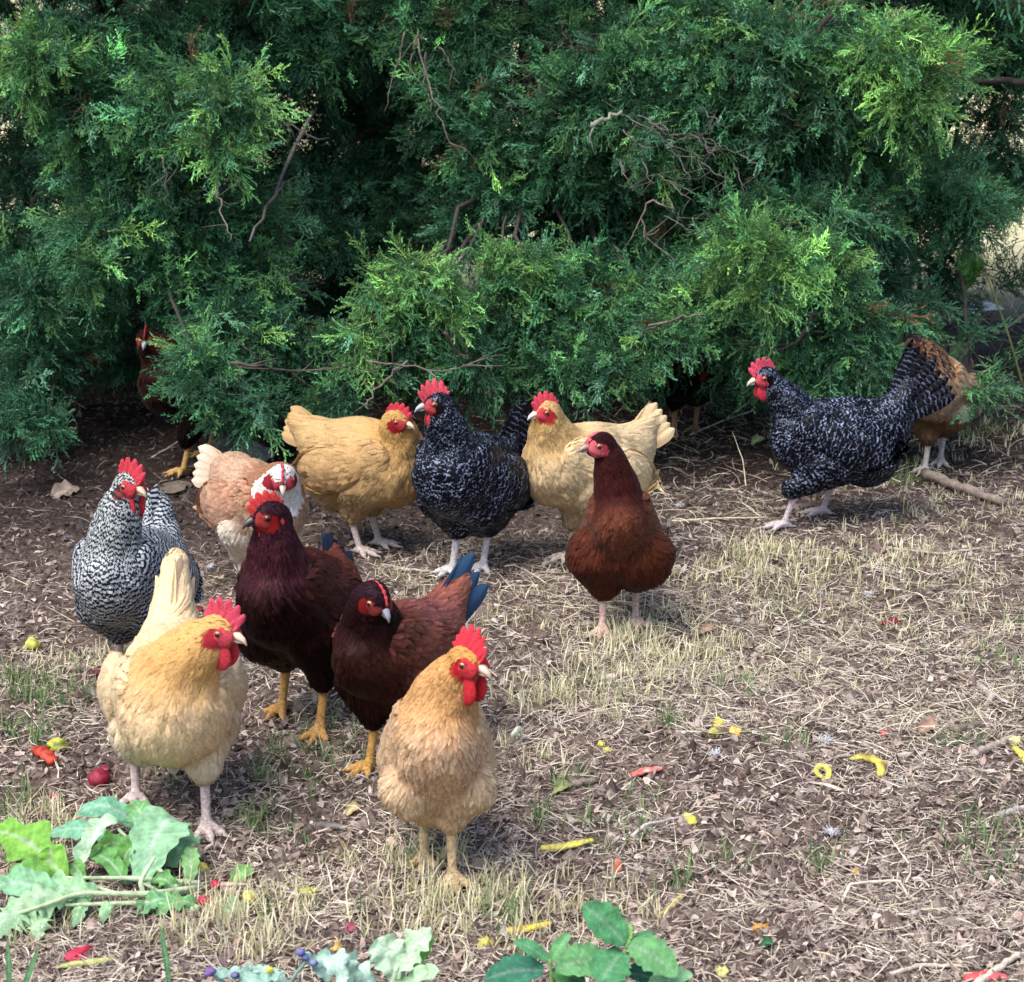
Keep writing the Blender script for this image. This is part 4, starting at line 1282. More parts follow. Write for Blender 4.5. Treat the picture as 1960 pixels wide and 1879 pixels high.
G1 = 'hens foraging in front of the cedar tree'
HENS = [
 dict(seed=1, label='finely barred black and white hen standing behind the pale buff hen at left', fpx=[(224, 1305), (292, 1300)], yaw=-104, scale=1.08, fat=.88, pitch=22, neck=.92, bz=.21, ntail=2, fan=.2, taillen=.62,
      head=(246, 928, -.07), look=(-40, -8), tail=(300, 868, .24), pal=BARP, fmat=M_BAR, comb=1.08, wattle=1.5, phj=.0027, skin=(.55, .025, .04), leg=(.50, .36, .34), nf=4200, lobe=(.6, .06, .07)),
 dict(seed=2, label='pale buff hen with raised tail standing beside the pile of cut greens', fpx=[(262, 1545), (396, 1590)], yaw=-80, scale=1.11, fat=1.0, by=.012, tcone=.86, tconer=.017, ntail=4, pitch=12, bz=.205,
      head=(418, 1206, -.10), look=(-24, -10), tail=(338, 1052, .25), pal=BUFF, comb=1.12, wattle=1.35, lift=.0024, fan=.10, nf=4600, taillen=.9, leg=(.62, .50, .47), lobe=(.72, .45, .38), beak=(.75, .55, .42), var=.05, skin=(.62, .04, .07), nctl=(-.01, 0, .0)),
 dict(seed=3, label='large dark maroon hen with purple sheen on its neck, head turned left, yellow legs', fpx=[(540, 1365), (612, 1405)], yaw=-110, scale=1.12, fat=.82, neck=.9, pitch=26, bz=.22,
      head=(517, 986, -.10), look=(206, -10), tail=(632, 1000, .28), pal=MAROON, fmat=M_DARK, comb=.7, wattle=1.0, nf=4400, fan=.35, ntail=6, taillen=.62, leg=(.50, .27, .08), beak=(.06, .05, .055), skin=(.50, .02, .02), lobe=(.45, .04, .03), var=.25, facek=.55, iris=(.10, .03, .01)),
 dict(seed=4, label='chestnut hen with lowered head and blue tail tip behind the orange hen', fpx=[(706, 1478), (806, 1440)], yaw=-118, scale=1.04, fat=.76, neck=.88, pitch=20, bz=.20,
      head=(716, 1142, -.12), look=(-42, -38), tail=(916, 1060, .27), ntail=6, tcone=.62, pal=MAROON_B, fmat=M_DARK, comb=.22, wattle=.25, nf=4000, leg=(.55, .30, .08), beak=(.30, .30, .36), skin=(.50, .035, .035), lobe=(.2, .03, .03), var=.22, facek=.45, fan=.30, taillen=.85),
 dict(seed=5, label='orange buff hen with pale laced breast, tall red comb, walking nearest to the camera', fpx=[(812, 1655), (866, 1690)], yaw=-86, scale=1.05, fat=.72, thigh=.82, neck=.95, lift=.003, pitch=38, bz=.20,
      head=(893, 1266, -.09), look=(-42, -8), pal=GOLD, comb=1.2, wattle=1.5, nf=5200, leg=(.56, .40, .22), lobe=(.80, .68, .58), beak=(.62, .45, .34), var=.2, fw=.8, skin=(.62, .02, .035), nctl=(-.012, 0, .0)),
 dict(seed=6, label='salmon and white bearded hen with head bowed, behind the maroon hen', fpx=[(470, 1140), (530, 1135)], yaw=-58, scale=1.04, fat=.84, pitch=8, bz=.215,
      head=(541, 912, -.14), look=(-84, -34), tail=(388, 878, .20), pal=SALMON, paint=paint_salmon, comb=.5, wattle=.3, nf=4200, leg=(.6, .5, .45), beak=(.55, .42, .35), var=.16, skin=(.55, .03, .06), lobe=(.6, .4, .38), facek=.9),
 dict(seed=7, label='golden buff hen facing right under the drooping cedar boughs', fpx=[(690, 1062), (726, 1046)], yaw=-30, scale=1.06, fat=1.06, pitch=8, tcone=.8, tconer=.026, bz=.215,
      head=(757, 806, -.09), look=(-24, -8), tail=(560, 800, .16), pal=BUFF_B, comb=.78, wattle=1.0, lift=.0024, fan=.6, nf=4200, leg=(.60, .50, .46), lobe=(.70, .55, .40), beak=(.70, .55, .40), var=.06, skin=(.50, .02, .035)),
 dict(seed=8, label='black barred hen standing between the two golden buff hens, head turned left', fpx=[(866, 1098), (925, 1090)], yaw=-116, scale=1.12, fat=.96, pitch=24, neck=.92, bz=.21,
      head=(838, 772, -.10), look=(196, -8), tail=(1008, 782, .22), pal=BLKP, fmat=M_FLECK, comb=.98, wattle=1.2, nf=4400, leg=(.66, .62, .62), beak=(.36, .36, .36), phj=.0048, skin=(.60, .04, .06), lobe=(.5, .06, .08), var=.25, facek=.8),
 dict(seed=9, label='buff hen with pale upright tail, partly hidden behind the chestnut red hen', fpx=[(1085, 1075), (1140, 1060)], yaw=-146, scale=1.07, fat=.96, pitch=14, tcone=.75, tconer=.02, bz=.215,
      head=(1048, 788, -.08), look=(206, -6), tail=(1262, 788, .17), pal=BUFF_C, comb=.82, wattle=1.0, lift=.0026, fan=.7, nf=4200, leg=(.6, .5, .42), lobe=(.75, .62, .52), beak=(.78, .66, .56), var=.08, skin=(.58, .03, .05)),
 dict(seed=10, label='chestnut red hen standing upright with dark neck and fluffy thighs, head turned left', fpx=[(1153, 1212), (1216, 1196)], yaw=-94, scale=1.06, fat=.64, pitch=30, bz=.212, neck=.82,
      head=(1150, 852, -.07), look=(200, -4), pal=RED, comb=.22, wattle=.22, nf=4800, leg=(.58, .40, .33), lobe=(.5, .08, .06), beak=(.30, .20, .18), var=.22, skin=(.60, .07, .10), thigh=1.25, nctl=(-.02, 0, .02), iris=(.5, .2, .08)),
 dict(seed=11, label='black barred hen in profile striding left with its tail raised, at the right', fpx=[(1500, 1012), (1574, 985)], yaw=182, scale=1.08, fat=.96, pitch=8, bz=.21, bx=-.065, neck=.9, tcone=.62, tconer=.03, ntail=14,
      head=(1466, 722, -.01), look=(196, -12), tail=(1780, 684, .02), taillen=1.1, pal=BLKP, fmat=M_FLECK, comb=.95, wattle=1.2, nf=4600, leg=(.52, .44, .46), beak=(.60, .55, .42), phj=.0048, skin=(.60, .04, .07), lobe=(.80, .62, .66), var=.25, fan=1.7, facek=.9),
 dict(seed=12, label='brown and black partridge patterned hen half hidden behind the striding barred hen', fpx=[(1770, 905), (1800, 885)], yaw=-114, scale=1.06, fat=.92, pitch=22, bz=.215,
      head=(1752, 655, -.06), look=(186, -12), pal=PART, paint=paint_partridge, comb=.0, wattle=.2, nf=3400, leg=(.50, .46, .44), beak=(.55, .36, .26), var=.25, skin=(.30, .10, .06), lobe=(.3, .1, .06), facek=.5),
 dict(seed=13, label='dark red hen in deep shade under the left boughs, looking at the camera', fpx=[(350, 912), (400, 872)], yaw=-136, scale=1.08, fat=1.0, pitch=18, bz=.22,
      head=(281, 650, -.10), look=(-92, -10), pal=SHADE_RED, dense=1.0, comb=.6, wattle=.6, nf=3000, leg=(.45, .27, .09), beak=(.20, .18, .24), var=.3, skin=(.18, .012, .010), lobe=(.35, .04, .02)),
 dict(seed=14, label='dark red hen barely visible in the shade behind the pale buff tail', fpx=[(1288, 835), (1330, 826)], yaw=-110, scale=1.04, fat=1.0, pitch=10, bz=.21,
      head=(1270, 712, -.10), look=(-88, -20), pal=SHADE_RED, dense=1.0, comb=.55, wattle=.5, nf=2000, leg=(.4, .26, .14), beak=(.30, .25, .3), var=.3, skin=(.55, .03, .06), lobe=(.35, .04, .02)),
 dict(seed=15, label='grey hen with pink face entering at the left edge behind the boughs', fpx=[(-62, 812), (-30, 806)], yaw=-10, scale=1.08, fat=1.0, pitch=16, bz=.21,
      head=(2, 652, .0), look=(-12, -12), pal=BLKP, fmat=M_BAR, comb=.5, wattle=.5, nf=2000, leg=(.4, .36, .34), beak=(.6, .5, .4), var=.2, skin=(.45, .08, .08), lobe=(.35, .1, .1)),
]
for spec in HENS: make_hen(dict(spec, group=G1))
# ------------------------------------------------------------------ small things on the ground
M_VEG = simple_mat('vegetable_flesh', .5, 110, .45, 1.1, .6, .35, .08)
M_LEAF = simple_mat('leaf_blade', .68, 55, .62, 1.2, .8, .2, trans=.36, bdist=.003)
M_STONE = simple_mat('stone', .85, 30, .65, 1.25, .8, .2, bdist=.004)
M_WOOD = simple_mat('weathered_wood', .9, 50, .55, 1.3, .9, .1, bdist=.003)
M_DOWN = simple_mat('down', .9, 100, .9, 1.1, 0, .05, trans=.3)


def above(px, py, h=0.0):
    """the point on the sight line that lies h above the ground"""
    d = ray(px, py); t = -CAM_H / d.z
    for _ in range(6):
        t = (float(ground_h(d.x * t, d.y * t)[0]) + h - CAM_H) / d.z
    return np.array([d.x * t, d.y * t, CAM_H + d.z * t])


def bez(a, b, c, n):
    t = np.linspace(0, 1, n)[:, None]
    return (1 - t) ** 2 * np.asarray(a) + 2 * t * (1 - t) * np.asarray(b) + t * t * np.asarray(c)


def blade(path, W, shape='oval', lobes=0, lobe=0.0, cup=.25, wave=.0, col=(.2, .35, .12), rib=(.5, .6, .35), up=(0, -.55, .85), nx=11, seed=0):
    """leaf blade along a path with cupping, waves, lobes and a pale midrib"""
    path = np.asarray(path); n = len(path); V = []; C = []
    tan = np.gradient(path, axis=0); tan /= np.linalg.norm(tan, axis=1, keepdims=True) + 1e-9
    r = np.random.default_rng(seed)
    phs = r.uniform(0, 6)
    for i in range(n):
        t = i / (n - 1)
        if shape == 'oval': w = math.sin(math.pi * (t * .93 + .05)) ** .75
        elif shape == 'round': w = math.sin(math.pi * min(1, t ** 1.5 * .93 + .06)) ** .6
        else: w = math.sin(math.pi * (t ** .7 * .95 + .04)) ** .9
        if lobes: w *= 1 - lobe * (.5 + .5 * math.cos(2 * math.pi * lobes * t))
        s = vn(np.cross(tan[i], up)); nn_ = np.cross(s, tan[i])
        for j in range(nx):
            u = j / (nx - 1) * 2 - 1
            ww = W * .5 * w * (1 + (.10 * math.sin(t * 31 + u * 3 + phs) if abs(u) == 1 else 0))
            V.append(path[i] + s * ww * u + nn_ * (abs(u) ** 1.4 * ww * cup + wave * W * abs(u) * math.sin(t * 17 + phs + (2 if u > 0 else 0))))
            vein = ((t * 9 - abs(u) * 1.3) % 1.0) < .16
            c = np.array(rib if j == nx // 2 else col) * (1.22 if vein else .92 + .1 * r.random())
            C.append(c)
    q = [(i * nx + j, i * nx + j + 1, (i + 1) * nx + j + 1, (i + 1) * nx + j) for i in range(n - 1) for j in range(nx - 1)]
    # a second, slightly lower skin gives the blade its thickness
    V = np.array(V); m_ = len(V)
    nv = np.zeros_like(V)
    for a_, b_, c_, d_ in q[::1]:
        f_ = np.cross(V[b_] - V[a_], V[d_] - V[a_]); nv[[a_, b_, c_, d_]] += f_
    nv /= np.linalg.norm(nv, axis=1, keepdims=True) + 1e-12
    V2 = V - nv * .0006
    q2 = [(m_ + a_, m_ + d_, m_ + c_, m_ + b_) for a_, b_, c_, d_ in q]
    return np.vstack([V, V2]), q + q2, np.vstack([C, np.array(C) * .85 + .03])


def rel(o, v): return np.asarray(v) - np.array(o.location)


def put(parent, name, v, q, t, col, m, label=None):
    mb = MB(); mb.add(rel(parent, v), q, t, col)
    o = link(name, mb.mesh(name, [m]), parent)
    if label: o['label'] = label
    return o


def single(name, v, q, t, col, m, label, cat, group=None, base=None):
    base = np.asarray(v).mean(0) if base is None else np.asarray(base)
    mb = MB(); mb.add(np.asarray(v) - base, q, t, col)
    o = link(name, mb.mesh(name, [m])); o.location = base
    return tag(o, label, cat, group)


# ---- pile of cut radish greens
gb = empty('radish_greens', Vector(above(230, 1760, 0)))
tag(gb, 'bunch of pale cut radish greens lying on the ground at the lower left', 'greens')
PALE = (.46, .72, .46); LIGHT = (.58, .80, .56); MID = (.24, .52, .09); DEEP = (.13, .34, .07); TEAL = (.22, .52, .34)
for i, (a_, b_, W, h0, hm, h1, shp, lb, lo_, cup, wv, cl, seed) in enumerate([
    ((262, 1582), (148, 1560), 46, .03, .075, .05, 'oval', 0, 0, -.25, .05, TEAL, 1),
    ((214, 1606), (92, 1598), 40, .03, .05, .03, 'oval', 0, 0, -.15, .04, TEAL, 2),
    ((306, 1628), (250, 1534), 56, .03, .06, .06, 'oval', 3, .18, .3, .06, (.22, .50, .20), 3),
    ((270, 1690), (338, 1566), 96, .02, .085, .07, 'round', 0, 0, .15, .05, (.33, .60, .36), 4),
    ((146, 1670), (224, 1574), 38, .02, .09, .09, 'oval', 3, .2, .6, .08, LIGHT, 5),
    ((125, 1684), (-14, 1592), 92, .03, .07, .05, 'oval', 3, .35, .12, .06, MID, 6),
    ((104, 1668), (96, 1622), 44, .03, .05, .06, 'round', 0, 0, .2, .05, MID, 7),
    ((120, 1728), (-20, 1700), 62, .03, .06, .04, 'oval', 4, .25, .3, .08, (.30, .58, .34), 8),
    ((135, 1722), (-6, 1772), 86, .04, .06, .015, 'oval', 6, .5, -.55, .05, (.42, .66, .38), 9),
    ((180, 1712), (120, 1740), 40, .04, .03, .01, 'oval', 3, .4, -.4, .05, (.34, .60, .28), 10),
    ((240, 1690), (170, 1640), 46, .02, .05, .03, 'oval', 3, .35, .3, .1, (.16, .40, .12), 11),
    ((268, 1660), (215, 1636), 34, .02, .06, .04, 'round', 0, 0, .3, .1, (.22, .48, .16), 12),
    ((300, 1640), (240, 1600), 30, .03, .06, .06, 'oval', 2, .3, .2, .1, (.30, .50, .10), 13),
    ((365, 1690), (366, 1620), 30, .01, .04, .05, 'oval', 0, 0, .3, .1, (.28, .52, .22), 14),
    ((210, 1726), (196, 1768), 26, .03, .03, .005, 'oval', 2, .3, -.3, .05, (.36, .62, .34), 15),
    ((165, 1715), (140, 1775), 30, .04, .03, .005, 'oval', 2, .3, -.3, .05, (.36, .62, .34), 16),
    ((330, 1722), (260, 1752), 40, .02, .03, .01, 'oval', 3, .4, .2, .1, (.20, .46, .20), 17),
    ((380, 1735), (300, 1752), 34, .01, .03, .01, 'oval', 3, .4, .2, .1, (.20, .46, .18), 18),
    ((190, 1715), (40, 1730), 60, .03, .05, .02, 'oval', 5, .4, .3, .08, (.36, .62, .34), 20),
    ((330, 1660), (372, 1600), 50, .02, .05, .04, 'round', 0, 0, .3, .08, (.30, .56, .30), 21),
    ((250, 1620), (180, 1640), 44, .03, .05, .03, 'oval', 3, .3, .3, .1, (.18, .44, .10), 22),
    ((60, 1740), (-20, 1800), 70, .03, .04, .01, 'oval', 6, .5, -.4, .06, (.44, .70, .42), 23),
    ((100, 1700), (20, 1676), 50, .03, .06, .04, 'oval', 3, .3, .3, .1, (.20, .46, .10), 24),
    ((340, 1712), (290, 1690), 36, .01, .04, .03, 'oval', 3, .4, .3, .1, (.18, .42, .14), 25),
    ((230, 1672), (260, 1625), 40, .02, .06, .06, 'oval', 3, .3, .4, .1, (.16, .40, .10), 26),
    ((80, 1735), (70, 1800), 50, .03, .03, .005, 'oval', 5, .5, -.4, .06, (.44, .70, .42), 27),
    ((130, 1660), (160, 1690), 30, .02, .04, .02, 'oval', 0, 0, .2, .1, (.18, .42, .12), 19)]):
    A = above(*a_, h0); Cc = above(*b_, h1); Bm = (A + Cc) / 2 + [0, 0, max(0, hm - (h0 + h1) / 2) * 1.6]
    v, q, c = blade(bez(A, Bm, Cc, 34), W * 1.12 / 1150, shp, lb, lo_, cup, wv, cl, np.array(cl) * .6 + .28, seed=seed)
    put(gb, 'leaf', v, q, None, c, M_LEAF)
for pts in [[(386, 1697, .012), (276, 1712, .035), (150, 1707, .05), (95, 1729, .05), (5, 1757, .03)], [(383, 1690, .012), (250, 1680, .03), (120, 1680, .035)],
            [(381, 1742, .008), (276, 1727, .025), (125, 1732, .035)], [(276, 1717, .02), (268, 1687, .04), (296, 1640, .07)], [(340, 1700, .02), (300, 1660, .04), (228, 1588, .06)],
            [(384, 1700, .01), (300, 1716, .02), (230, 1712, .03), (160, 1690, .03)], [(380, 1738, .01), (330, 1720, .01), (275, 1690, .02)]]:
    P = np.array([above(*p) for p in pts]); tt_ = np.linspace(0, len(P) - 1, 14)
    P = np.stack([np.interp(tt_, range(len(P)), P[:, k]) for k in range(3)], 1); P[1:-1] = (P[:-2] + 2 * P[1:-1] + P[2:]) / 4
    v, q, t = tube(P, np.linspace(.0050, .0028, 14), 8)
    put(gb, 'stem', v, q, t, (.62, .74, .50), M_LEAF)
for (px, py, r_) in [(391, 1726, .011), (413, 1694, .009)]:
    v, q = ellmesh(above(px, py, .009), (r_, r_ * .9, r_), np.eye(3), 14, 9, .08, 2); put(gb, 'radish', v, q, None, (.50, .02, .07), M_VEG)
P = np.array([above(413, 1694, .008), above(450, 1692, .006), above(492, 1694, .003)])
v, q, t = tube(P, [.006, .003, .0015], 7); put(gb, 'root', v, q, t, (.62, .45, .36), M_VEG)


# ---- scraps of vegetables: curved pieces of rind and round lumps
def strip(name, label, cat, pts, r_, col, flat=.55, col2=None, seed=0, group='vegetable scraps strewn over the ground', n=16, taper=.35):
    P = np.array([above(*p) for p in pts]); k = len(P)
    tt_ = np.linspace(0, k - 1, n)
    P = np.stack([np.interp(tt_, range(k), P[:, i]) for i in range(3)], 1)
    for _ in range(2): P[1:-1] = (P[:-2] + 2 * P[1:-1] + P[2:]) / 4
    rr = r_ * (1 - taper * np.abs(np.linspace(-1, 1, n)) ** 3) * (1 + .12 * np.sin(np.arange(n) * 1.7 + seed))
    v, q, t = tube(P, rr, 10, flat=flat)
    v = v + .0012 * np.stack([vnoise(v, 160, seed + i) for i in range(3)], 1)
    col = np.tile(np.asarray(col, float), (len(v), 1))
    if col2 is not None:
        kk = np.clip(vnoise(v, 90, seed + 5) * 1.5 + .1, 0, 1)[:, None]; col = col * (1 - kk) + np.asarray(col2) * kk
    return single(name, v, q, t, col, M_VEG, label, cat, group)


def lump(name, label, cat, px, py, r_, col, sq=(1, 1, .7), seed=0, group='vegetable scraps strewn over the ground', amp=.42, m=None, h=None, col2=None):
    rz = Matrix.Rotation(seed * 1.3, 3, 'Z'); 
    v, q = ellmesh(above(px, py, r_ * sq[2] * .6 if h is None else h), np.array(sq) * r_, np.array(rz), 18, 12, amp, seed)
    c = np.tile(np.asarray(col, float), (len(v), 1))
    if col2 is not None:
        kk = np.clip(vnoise(v, 110, seed + 5) * 2 + .2, 0, 1)[:, None]; c = c * (1 - kk) + np.asarray(col2) * kk
    return single(name, v, q, None, c, m or M_VEG, label, cat, group)


YEL = (.72, .62, .12); YEL2 = (.46, .44, .12); ORA = (.78, .36, .06); REDC = (.62, .05, .035); BEET = (.20, .010, .022); BROWN = (.16, .11, .03)
strip('squash_strip', 'yellow squash strip lying beside green grass right of the orange hen', 'vegetable scrap', [(1036, 1622, .006), (1070, 1622, .009), (1135, 1608, .008)], .0098, YEL, col2=YEL2, seed=1)
strip('squash_strip', 'yellow squash strip behind the broad leaved seedlings at the bottom', 'vegetable scrap', [(956, 1782, .006), (1005, 1778, .009), (1052, 1768, .006)], .0078, (.82, .62, .05), col2=(.55, .38, .05), seed=2)
strip('squash_peel', 'hooked yellow squash peel with dark spots, right of the ring shaped piece', 'vegetable scrap', [(1628, 1452, .005), (1655, 1446, .014), (1690, 1462, .014), (1684, 1488, .006)], .0098, YEL, col2=BROWN, seed=3, taper=.5)
strip('squash_ring', 'small ring shaped yellow squash piece with a pale flap', 'vegetable scrap', [(1580, 1490, .004), (1560, 1480, .010), (1566, 1464, .012), (1584, 1466, .012), (1588, 1484, .010), (1576, 1496, .004)], .0058, YEL, col2=YEL2, seed=4, taper=.1)
strip('pale_scrap', 'curled white scrap of rind in front of the yellow ring', 'vegetable scrap', [(1556, 1498, .004), (1580, 1500, .010), (1610, 1512, .004)], .006, (.70, .58, .48), flat=.3, seed=5)
lump('squash_chunk', 'flat yellow squash chunk, rear piece of the three lying close together', 'vegetable scrap', 1376, 1384, .016, YEL, (1.2, .8, .5), 6)
lump('squash_chunk', 'dull green yellow squash chunk, left piece of the three lying close together', 'vegetable scrap', 1368, 1402, .013, (.48, .46, .10), (1, 1, .8), 7, col2=BROWN)
lump('squash_chunk', 'orange yellow squash chunk, right piece of the three lying close together', 'vegetable scrap', 1408, 1402, .014, (.80, .50, .08), (1, .9, .8), 8, col2=(.75, .62, .3))
lump('squash_bit', 'small yellow squash bit left of the three chunks', 'vegetable scrap', 1150, 1424, .009, YEL, (1, .8, .8), 9)
lump('squash_bit', 'small yellow squash bit touching another just left of the three chunks, nearer piece', 'vegetable scrap', 1162, 1436, .008, (.70, .62, .14), (1, .8, .8), 10)
lump('squash_leaf_scrap', 'flat pale yellow scrap half sunk in the straw in the middle foreground', 'vegetable scrap', 1318, 1567, .018, (.66, .62, .10), (1.3, .7, .35), 11)
lump('squash_end', 'pale yellow squash end lying at the right edge', 'vegetable scrap', 1942, 1420, .014, (.80, .74, .34), (1, .8, .8), 12)
strip('squash_peel', 'curved yellow squash peel at the right edge beside the pale end', 'vegetable scrap', [(1942, 1430, .006), (1958, 1446, .008), (1966, 1462, .004)], .008, YEL, seed=13)
lump('yellow_flower_scrap', 'wilted yellow squash flower left of the barred hen', 'vegetable scrap', 62, 1236, .021, (.66, .64, .12), (.7, .8, 1.0), 14, col2=(.32, .42, .12))
lump('yellow_pepper_end', 'hollow yellow green pepper end beside the red pepper piece', 'vegetable scrap', 112, 1427, .019, (.50, .52, .08), (1, .9, .7), 15, col2=(.2, .22, .04))
strip('red_pepper_piece', 'orange red pepper piece lying at the left edge of the flock', 'vegetable scrap', [(66, 1434, .010), (84, 1440, .016), (104, 1460, .008)], .0135, (.62, .07, .03), flat=.7, col2=(.30, .02, .015), seed=16)
lump('tomato_bit', 'tiny red scrap between the pepper piece and the greens', 'vegetable scrap', 104, 1524, .007, (.50, .04, .05), seed=17)
lump('beet', 'whole dark red beet beside the pale buff hen', 'beet', 190, 1490, .0215, (.27, .010, .035), (1, 1, .85), 18, amp=.10, group='beets near the pale buff hen')
lump('beet', 'dark beet next to the foot of the barred hen', 'beet', 194, 1288, .017, (.10, .006, .012), (1.1, 1, .8), 19, amp=.15, group='beets near the pale buff hen')
lump('beet_scrap', 'crimson beet scrap behind the pale buff hen comb', 'vegetable scrap', 376, 1168, .015, (.24, .012, .03), (1.2, .8, .5), 20)
lump('beet_scrap', 'crimson beet scrap beside the rump of the pale buff hen', 'vegetable scrap', 200, 1472, .012, (.30, .03, .05), (1.2, .7, .5), 21)
lump('beet_scrap', 'dark crimson peel in the dry grass at the right', 'vegetable scrap', 1708, 1190, .019, (.22, .012, .02), (1.3, .6, .4), 22)
lump('cherry_tomato', 'tiny round red tomato near the yellow peel at the right', 'tomato', 1692, 1405, .0088, (.55, .03, .05), (1, 1, 1), 23, amp=.04)
strip('melon_rind', 'thin pink melon rind in the middle of the bare ground', 'vegetable scrap', [(1208, 1484, .004), (1236, 1474, .012), (1266, 1470, .010)], .010, (.72, .16, .13), flat=.4, col2=(.75, .55, .48), seed=24)
lump('pink_scrap', 'upright salmon pink scrap right of the yellow strip', 'vegetable scrap', 1183, 1662, .013, (.68, .20, .14), (.6, .5, 1.2), 25)
strip('melon_rind', 'red melon rind cut off by the bottom edge at the right', 'vegetable scrap', [(1846, 1872, .004), (1880, 1866, .010), (1926, 1870, .006)], .011, (.74, .10, .10), flat=.5, seed=26)
lump('orange_bit', 'small orange scrap right of the broad leaved seedlings', 'vegetable scrap', 1458, 1776, .011, ORA, (1.3, .8, .6), 27)
lump('yellow_bit', 'yellow bit in the dry grass right of the greens', 'vegetable scrap', 476, 1718, .0125, (.82, .76, .14), (.8, .8, 1.1), 28)
lump('yellow_bit', 'yellow green bit between the greens and the orange hen', 'vegetable scrap', 590, 1708, .013, (.60, .60, .10), (1.2, .8, .6), 29)
lump('yellow_bit', 'tan yellow bit above the pale frilly plant', 'vegetable scrap', 642, 1812, .012, (.68, .46, .16), (1.3, .8, .5), 30)
lump('yellow_bit', 'faint yellow bit in the grass below the orange hen', 'vegetable scrap', 928, 1806, .012, (.60, .56, .14), (1, .8, .8), 31)
lump('yellow_bit', 'yellow bit at the tip of the pile of greens', 'vegetable scrap', 384, 1664, .014, (.70, .66, .14), (.9, .8, .8), 32)
lump('yellow_bit', 'ochre bit half buried beneath the white fluff', 'vegetable scrap', 1638, 1668, .008, (.62, .40, .10), (1, .8, .7), 33)
strip('squash_strip', 'faded yellow strip half buried right of the salmon pink scrap', 'vegetable scrap', [(1262, 1756, .003), (1285, 1732, .005), (1308, 1712, .003)], .007, (.55, .47, .18), flat=.4, seed=34)
lump('yellow_bit', 'yellow bit low in the straw near the bottom edge, right of the seedlings', 'vegetable scrap', 1382, 1862, .012, (.58, .55, .20), (.8, .8, .8), 35)
lump('berry_scrap', 'dark pink dried scrap above the pale frilly plant', 'vegetable scrap', 670, 1776, .012, (.28, .06, .09), (1, .8, .7), 36)
lump('red_scrap', 'red scrap in front of the pile of greens', 'vegetable scrap', 154, 1826, .018, (.60, .03, .08), (1.5, .7, .5), 37)
strip('bean_pod', 'long yellow green bean pod at the lower left', 'vegetable scrap', [(108, 1852, .006), (165, 1842, .010), (230, 1836, .004)], .0065, (.42, .48, .16), flat=.8, col2=(.55, .52, .2), seed=38, taper=.8)
strip('white_stalk', 'pale forked stalk standing right of the orange hen', 'vegetable scrap', [(982, 1424, .001), (984, 1402, .03), (996, 1392, .03), (1000, 1416, .004)], .006, (.72, .76, .58), seed=39, flat=.5)
for nm, lb, a_, b_, W, cl in [('torn_leaf', 'torn green leaf right of the radish greens', (444, 1690), (486, 1664), .03, (.26, .50, .18)), ('torn_leaf', 'pale grey green leaf on the straw below the torn green one', (425, 1756), (468, 1730), .035, (.34, .50, .30)),
                          ('torn_leaf', 'olive leaf scrap behind the yellow strip', (1060, 1518), (1098, 1500), .02, (.34, .38, .16)), ('torn_leaf', 'pale green leaf on the ground under the barred hen at right', (1440, 850), (1462, 838), .03, (.5, .6, .32)),
                          ('dark_leaf', 'dark green leaf scrap near the orange bit', (1456, 1812), (1480, 1808), .012, (.03, .16, .06)), ('dry_leaf', 'curled tan leaf under the cedar left of the barred hen', (1376, 722), (1420, 700), .03, (.55, .38, .2)),
                          ('dry_leaf', 'pinkish brown dry leaf at the right of the scraps', (1760, 1402), (1800, 1384), .035, (.46, .30, .22)), ('dry_leaf', 'tan dry leaf left of the orange hen', (664, 1560), (690, 1542), .02, (.55, .45, .24)),
                          ('dry_leaf', 'grey brown dry leaf lying left of the barred hen', (100, 952), (150, 934), .06, (.30, .24, .20)), ('dry_leaf', 'light brown leaf below the yellow strip edge', (1340, 1212), (1370, 1202), .02, (.5, .34, .24))]:
    A = above(*a_, .004); Cc = above(*b_, .008)
    v, q, c = blade(bez(A, (A + Cc) / 2 + [0, 0, .014], Cc, 10), W, 'oval', 0, 0, .3, .1, cl, np.array(cl) * 1.2, nx=5, seed=len(lb))
    single(nm, v, q, None, c, M_LEAF, lb, 'leaf', 'loose leaves on the ground')

# ---- tufts of white down
for k, (px, py, s_, lb) in enumerate([(1592, 1594, .020, 'white down tuft by a dark hollow in the right foreground'), (1578, 1418, .022, 'loose tuft of white down behind the ring shaped piece'), (1368, 1442, .016, 'grey white down feather below the three squash chunks'),
        (402, 1084, .012, 'white down tuft between the barred hen and the salmon hen'), (1664, 1136, .013, 'small white down tuft in dry grass at the right'), (1412, 1188, .010, 'small white down tuft right of the chestnut red hen'),
        (130, 1030, .016, 'black and white feather lying left of the barred hen'), (1300, 968, .018, 'grey down feather beside the long pale twig'), (218, 1298, .015, 'bluish white down by the foot of the barred hen'),
        (1570, 1135, .010, 'small white down tuft in front of the striding hen'), (590, 1290, .010, 'white bit of down between the legs of the maroon hen')]):
    c0 = above(px, py, .006); n = 70
    d = rng.normal(0, 1, (n, 3)); d[:, 2] = np.abs(d[:, 2]) * .6; d /= np.linalg.norm(d, axis=1, keepdims=True)
    L = s_ * rng.uniform(.4, 1.1, n)
    v, q, c = strips(np.tile(c0[:2], (n, 1)) + rng.normal(0, s_ * .3, (n, 2)), L, np.full(n, .0016), rng.uniform(0, 6.28, n), rng.uniform(0, .8, n), np.c_[rng.normal(0, .8, n), rng.normal(-.8, .5, n)], np.tile([(.66, .68, .74) if 'black' not in lb else (.35, .36, .42)], (n, 1)) * rng.uniform(.75, 1.1, (n, 1)), np.full(n, c0[2]), 3)
    single('down_feather', v, q, None, c, M_DOWN, lb, 'feather', 'down feathers on the ground')

